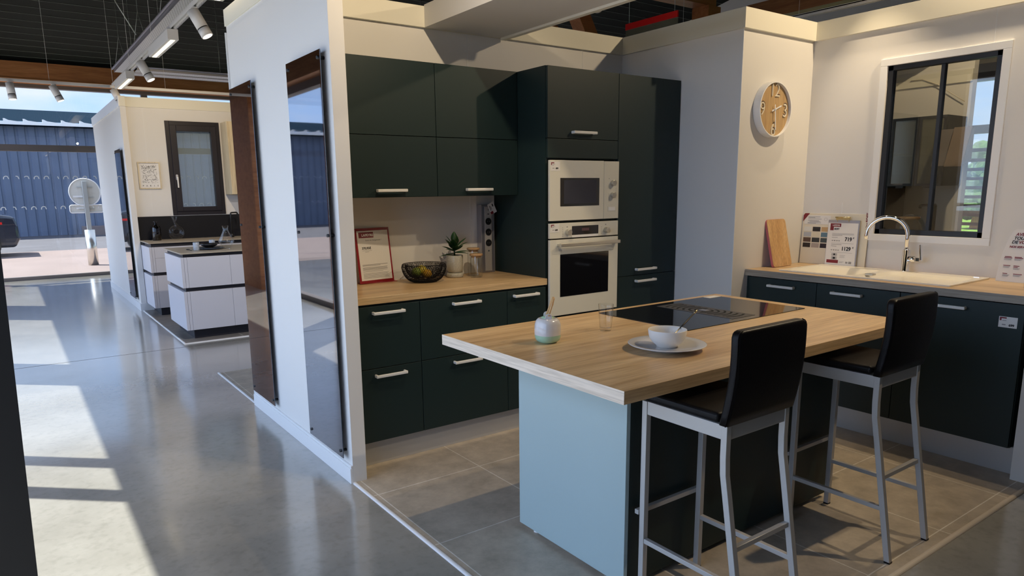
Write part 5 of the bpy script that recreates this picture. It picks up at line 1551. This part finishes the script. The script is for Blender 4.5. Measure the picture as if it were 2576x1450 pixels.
# radiant ceiling panels
perf = mat('perforated_metal', (0.62, 0.63, 0.65), 0.4, metal=0.3)
n = perf.node_tree; b = n.nodes['Principled BSDF']
g = n.nodes.new('ShaderNodeNewGeometry'); mpx = n.nodes.new('ShaderNodeMapping'); mpx.inputs['Scale'].default_value = (40, 22, 1)
n.links.new(g.outputs['Position'], mpx.inputs[0])
br = n.nodes.new('ShaderNodeTexBrick'); br.offset = 0.5
br.inputs['Scale'].default_value = 1; br.inputs['Brick Width'].default_value = 1; br.inputs['Row Height'].default_value = 1; br.inputs['Mortar Size'].default_value = .34; br.inputs['Mortar Smooth'].default_value = .05
br.inputs['Color1'].default_value = (.10, .10, .11, 1); br.inputs['Color2'].default_value = (.12, .12, .13, 1); br.inputs['Mortar'].default_value = (.62, .63, .65, 1)
n.links.new(mpx.outputs[0], br.inputs[0]); n.links.new(br.outputs[0], b.inputs['Base Color'])
def radiant(label, a, b_, w_, alongy=True):
    t = thing('radiant_panel', label, 'radiant heating panel', a)
    if alongy: x0, x1, y0, y1 = a[0] - w_ / 2, a[0] + w_ / 2, a[1], b_[1]
    else: x0, x1, y0, y1 = a[0], b_[0], a[1] - w_ / 2, a[1] + w_ / 2
    z = a[2]
    obj('panel', box(x0, x1, y0, y1, z, z + .006), perf, t)
    bm = B()
    if alongy:
        bx(bm, x0 - .006, x0, y0, y1, z - .004, z + .05); bx(bm, x1, x1 + .006, y0, y1, z - .004, z + .05)
        for k in range(5): tube(bm, [(x0 + .03 + k * (x1 - x0 - .06) / 4, y0, z + .014), (x0 + .03 + k * (x1 - x0 - .06) / 4, y1, z + .014)], .008, 6)
        tube(bm, [(x0 - .02, y0, z + .05), (x0 - .02, y1 + .05, z + .05)], .014, 8)
    else:
        bx(bm, x0, x1, y0 - .006, y0, z - .004, z + .05); bx(bm, x0, x1, y1, y1 + .006, z - .004, z + .05)
        tube(bm, [(x0, y0 - .03, z + .04), (x1, y0 - .03, z + .04)], .014, 8)
        bx(bm, x0, x1, (y0 + y1) / 2 - .02, (y0 + y1) / 2 + .02, z - .012, z)
    obj('side_rails', bm, alum, t)
    bm = B()
    n_ = 6 if alongy else 4
    for k in range(n_ + 1):
        u = k / n_; x = (x0 + x1) / 2 if alongy else x0 + (x1 - x0) * u; y = y0 + (y1 - y0) * u if alongy else (y0 + y1) / 2
        h = .09 if alongy else 0
        bm = B(); tube(bm, [(x - h, y, z + .03), (x, y, z + .5), (x, y, zr(y) - .001)], .003, 4)
        if h: tube(bm, [(x + h, y, z + .03), (x, y, z + .5)], .003, 4)
        obj('hanger_wire', bm, galv, t)
radiant('long perforated metal radiant panel above the corridor track', (-1.075, -2.0, 3.30), (-1.075, 8.65, 3.30), .20)
radiant('perforated metal radiant panel running crosswise before the timber beam', (-0.93, 8.55, 3.30), (4.0, 8.55, 3.30), .55, False)
# cable loop
t = obj('hanging_cable', (lambda bm: tube(bm, [(-1.75, 6.2, 4.9), (-1.74, 6.2, 4.2), (-1.70, 6.15, 4.35), (-1.58, 6.1, 4.3), (-1.48, 6.1, 4.0), (-1.42, 6.1, 3.7), (-1.24, 6.1, 3.36)], .006, 6))(B()), galv)
tag(t, 'thin grey cable looping down from the dark roof to the radiant panel', 'cable')
# red hanging sign
t = thing('hanging_sign', 'red hanging department sign with a clear lower half, over the back wall', 'sign', (3.9, 3.3, 3.3))
obj('red_board', (lambda bm: obb(bm, (3.62, 2.55, 3.42), Vector((0.0, -1, 0)), (1, 0, 0), (0, 0, 1), .40, .010, .035))(B()), brightred, t)
obj('clear_board', (lambda bm: obb(bm, (3.62, 2.55, 3.335), Vector((0.0, -1, 0)), (1, 0, 0), (0, 0, 1), .40, .006, .050))(B()), frost, t)
bm = B()
for y in (2.9, 2.2): tube(bm, [(3.62, y, 3.455), (3.62, y, 5.4)], .003, 5)
obj('suspension_wire', bm, galv, t)

# ================================================================== ROOM BEHIND THE INTERIOR WINDOW
struct('wall_room_back', box(3.97, 4.05, -0.735, 3.0, 0, 2.72), wallm)
struct('trim_50', box(3.95, 3.97, -0.735, 0.30, 2.36, 2.46), bandm)
struct('wall_room_side', box(2.9, 3.97, 0.30, 0.38, 0, 2.72), wallm)
struct('ceiling_3', box(2.6, 3.95, -0.55, 0.30, 2.62, 2.72), wallm)
struct('ceiling_4', box(2.5, 2.9, -2.2, 0.3, 2.62, 2.72), bandm)
XR = 3.60
t = thing('glazed_wall_cabinet', 'dark-framed wall cabinet with smoky glass doors, seen through the interior window', 'wall cabinet', (3.78, -0.6, 1.50))
obj('carcass', (lambda bm: bx(bx(bx(bx(bm, XR + .02, 3.965, -0.725, -0.29, 1.505, 1.525), XR + .02, 3.965, -0.725, -0.29, 2.055, 2.075), XR + .02, 3.965, -0.305, -0.29, 1.525, 2.055), XR + .02, 3.965, -0.725, -0.71, 1.525, 2.055))(B()), blackframe, t)
obj('back_panel', box(3.955, 3.965, -0.71, -0.305, 1.525, 2.055), palewood, t)
obj('shelf', box(XR + .04, 3.95, -0.709, -0.306, 1.765, 1.78), palewood, t)
for (a, b_) in ((-0.506, -0.292), (-0.723, -0.511)):
    bm = B(); w_ = .022
    bx(bm, XR, XR + .018, a, a + w_, 1.505, 2.075); bx(bm, XR, XR + .018, b_ - w_, b_, 1.505, 2.075); bx(bm, XR, XR + .018, a + w_, b_ - w_, 1.505, 1.527); bx(bm, XR, XR + .018, a + w_, b_ - w_, 2.053, 2.075)
    d = obj('door', bm, blackframe, t)
    obj('door_glass', box(XR + .006, XR + .011, a + w_, b_ - w_, 1.527, 2.053), frost, d)
    obj('door_pull', box(XR - .012, XR, (a + b_) / 2 - .03, (a + b_) / 2 + .03, 1.488, 1.504), blackm, d)
tag(obj('white_mug_stack', lathe([(0, 0), (.05, 0), (.055, .01), (.055, .14), (.05, .145), (0, .145)], 24, (3.80, -0.44, 1.781)), white), 'white canister on the glass cabinet shelf beyond the interior window', 'canister')
tag(obj('dark_jar', lathe([(0, 0), (.055, 0), (.062, .03), (.062, .10), (.03, .16), (0, .17)], 24, (3.80, -0.45, 1.526)), blackm), 'dark round jar in the lower part of the glazed cabinet beyond the window', 'jar')
t = thing('cooker_hood', 'tilted taupe cooker hood beside the glazed cabinet, seen through the interior window', 'cooker hood', (3.45, -0.93, 1.66))
bm = B(); prism(bm, [(3.36, 1.655), (3.375, 1.650), (3.50, 1.955), (3.485, 1.96)], -0.955, -0.83, XZ); obj('glass_front', bm, mat('taupe_glass', (.20, .15, .12), .15), t)
bm = B(); prism(bm, [(3.380, 1.66), (3.505, 1.95), (3.56, 1.95), (3.56, 1.70)], -0.945, -0.7275, XZ); obj('hood_body', bm, brownframe, t)
obj('mounting_arm', box(3.5605, 3.9697, -0.760, -0.7275, 1.75, 1.90), brownframe, t)
t = thing('worktop_unit', 'pale worktop and cabinets in the room beyond the interior window', 'worktop unit', (3.6, -0.4, 0))
obj('carcass', box(3.35, 3.965, -0.72, 0.28, 0.0055, 1.06), palewood, t); obj('worktop', box(3.32, 3.968, -0.73, 0.285, 1.0605, 1.098), creamboard, t)
t = thing('open_shelf_unit', 'black open shelf unit at the left of the view through the interior window', 'shelf unit', (3.8, 0.1, 1.1))
bm = B()
for z in (1.10, 1.24, 1.37, 1.50): bx(bm, 3.62, 3.95, -0.27, 0.25, z, z + .012)
bx(bm, 3.93, 3.95, -0.27, 0.25, 1.112, 1.50); obj('shelves', bm, blackframe, t)
obj('side_board', box(3.62, 3.95, -0.285, -0.271, 1.099, 1.505), blackframe, t)
tag(obj('wooden_block', box(3.66, 3.74, -0.22, -0.10, 1.1125, 1.20), bamboo, None, bevel=.004), 'small wooden block on the lowest black shelf beyond the window', 'block')
tag(obj('white_packet', box(3.66, 3.72, -0.16, -0.05, 1.2525, 1.34), paper, None, bevel=.003), 'white packet on the middle black shelf beyond the window', 'packet')
lath('hanging_mug', 'pale green mug on the top black shelf beyond the window', 'mug', [(0, 0), (.03, 0), (.038, .01), (.040, .08), (.036, .08), (.033, .01), (0, .008)], (3.68, -0.14, 1.3825), mint)
t = thing('glass_canister', 'round glass jar with a flat wooden lid beyond the interior window', 'jar', (3.5, -0.48, 1.0985))
jc = (3.50, -0.545, 1.0985)
obj('glass_body', lathe([(0, 0), (.085, 0), (.095, .02), (.095, .09), (.07, .13), (.066, .13), (.09, .088), (.09, .02), (0, .006)], 32, jc), whiteglassm, t)
obj('lid', lathe([(0, .131), (.085, .131), (.085, .150), (0, .152)], 32, jc), bamboolid, t)
t = thing('black_wall_tap', 'black tap spout standing out before the lit wall beyond the interior window', 'tap', (3.5, -0.8, 1.0985))
bm = B(); tube(bm, [(3.60, -0.70, 1.0985), (3.60, -0.70, 1.34), (3.59, -0.70, 1.35), (3.34, -0.70, 1.35), (3.33, -.70, 1.33)], .012, 10); obj('spout', bm, blackm, t)
t = obj('electric_cable', (lambda bm: tube(bm, [(3.94, -0.25, 2.42), (3.94, -.35, 2.42), (3.94, -.48, 2.36), (3.94, -.60, 2.27), (3.94, -.70, 2.20)], .004, 6))(B()), creamboard)
tag(t, 'pale cord drooping along the wall above the glazed cabinet beyond the window', 'cord')
# ceiling lamp disc beyond the window
t = lath('ceiling_lamp', 'round dark flush ceiling lamp seen at the top right of the interior window', 'ceiling lamp', [(0, 0), (.17, 0), (.18, .015), (.18, .049), (0, .049)], (4.25, -0.98, 2.45), brownframe)

# ================================================================== DARK PANEL AT THE LEFT EDGE
bm = B()
prism(bm, [(-2.806, 0.012), (-2.764, 1.62), (-3.35, 1.62), (-3.35, 0.012)], -1.53, -1.49, XZ)
t = obj('display_door', bm, mat('charcoal_laminate', (0.012, 0.012, 0.014), 0.5), None)
tag(t, 'dark charcoal display door standing at the left edge of the picture', 'display panel')
bm = box(-3.30, -3.22, -1.60, -1.42, 0, 0.0115); bx(bm, -2.95, -2.87, -1.60, -1.42, 0, 0.0115)
obj('stand_foot', bm, blackm, t, local=False)

text_objs = [o for o in C.objects if o.name.endswith('_src')]
bpy.context.view_layer.update()
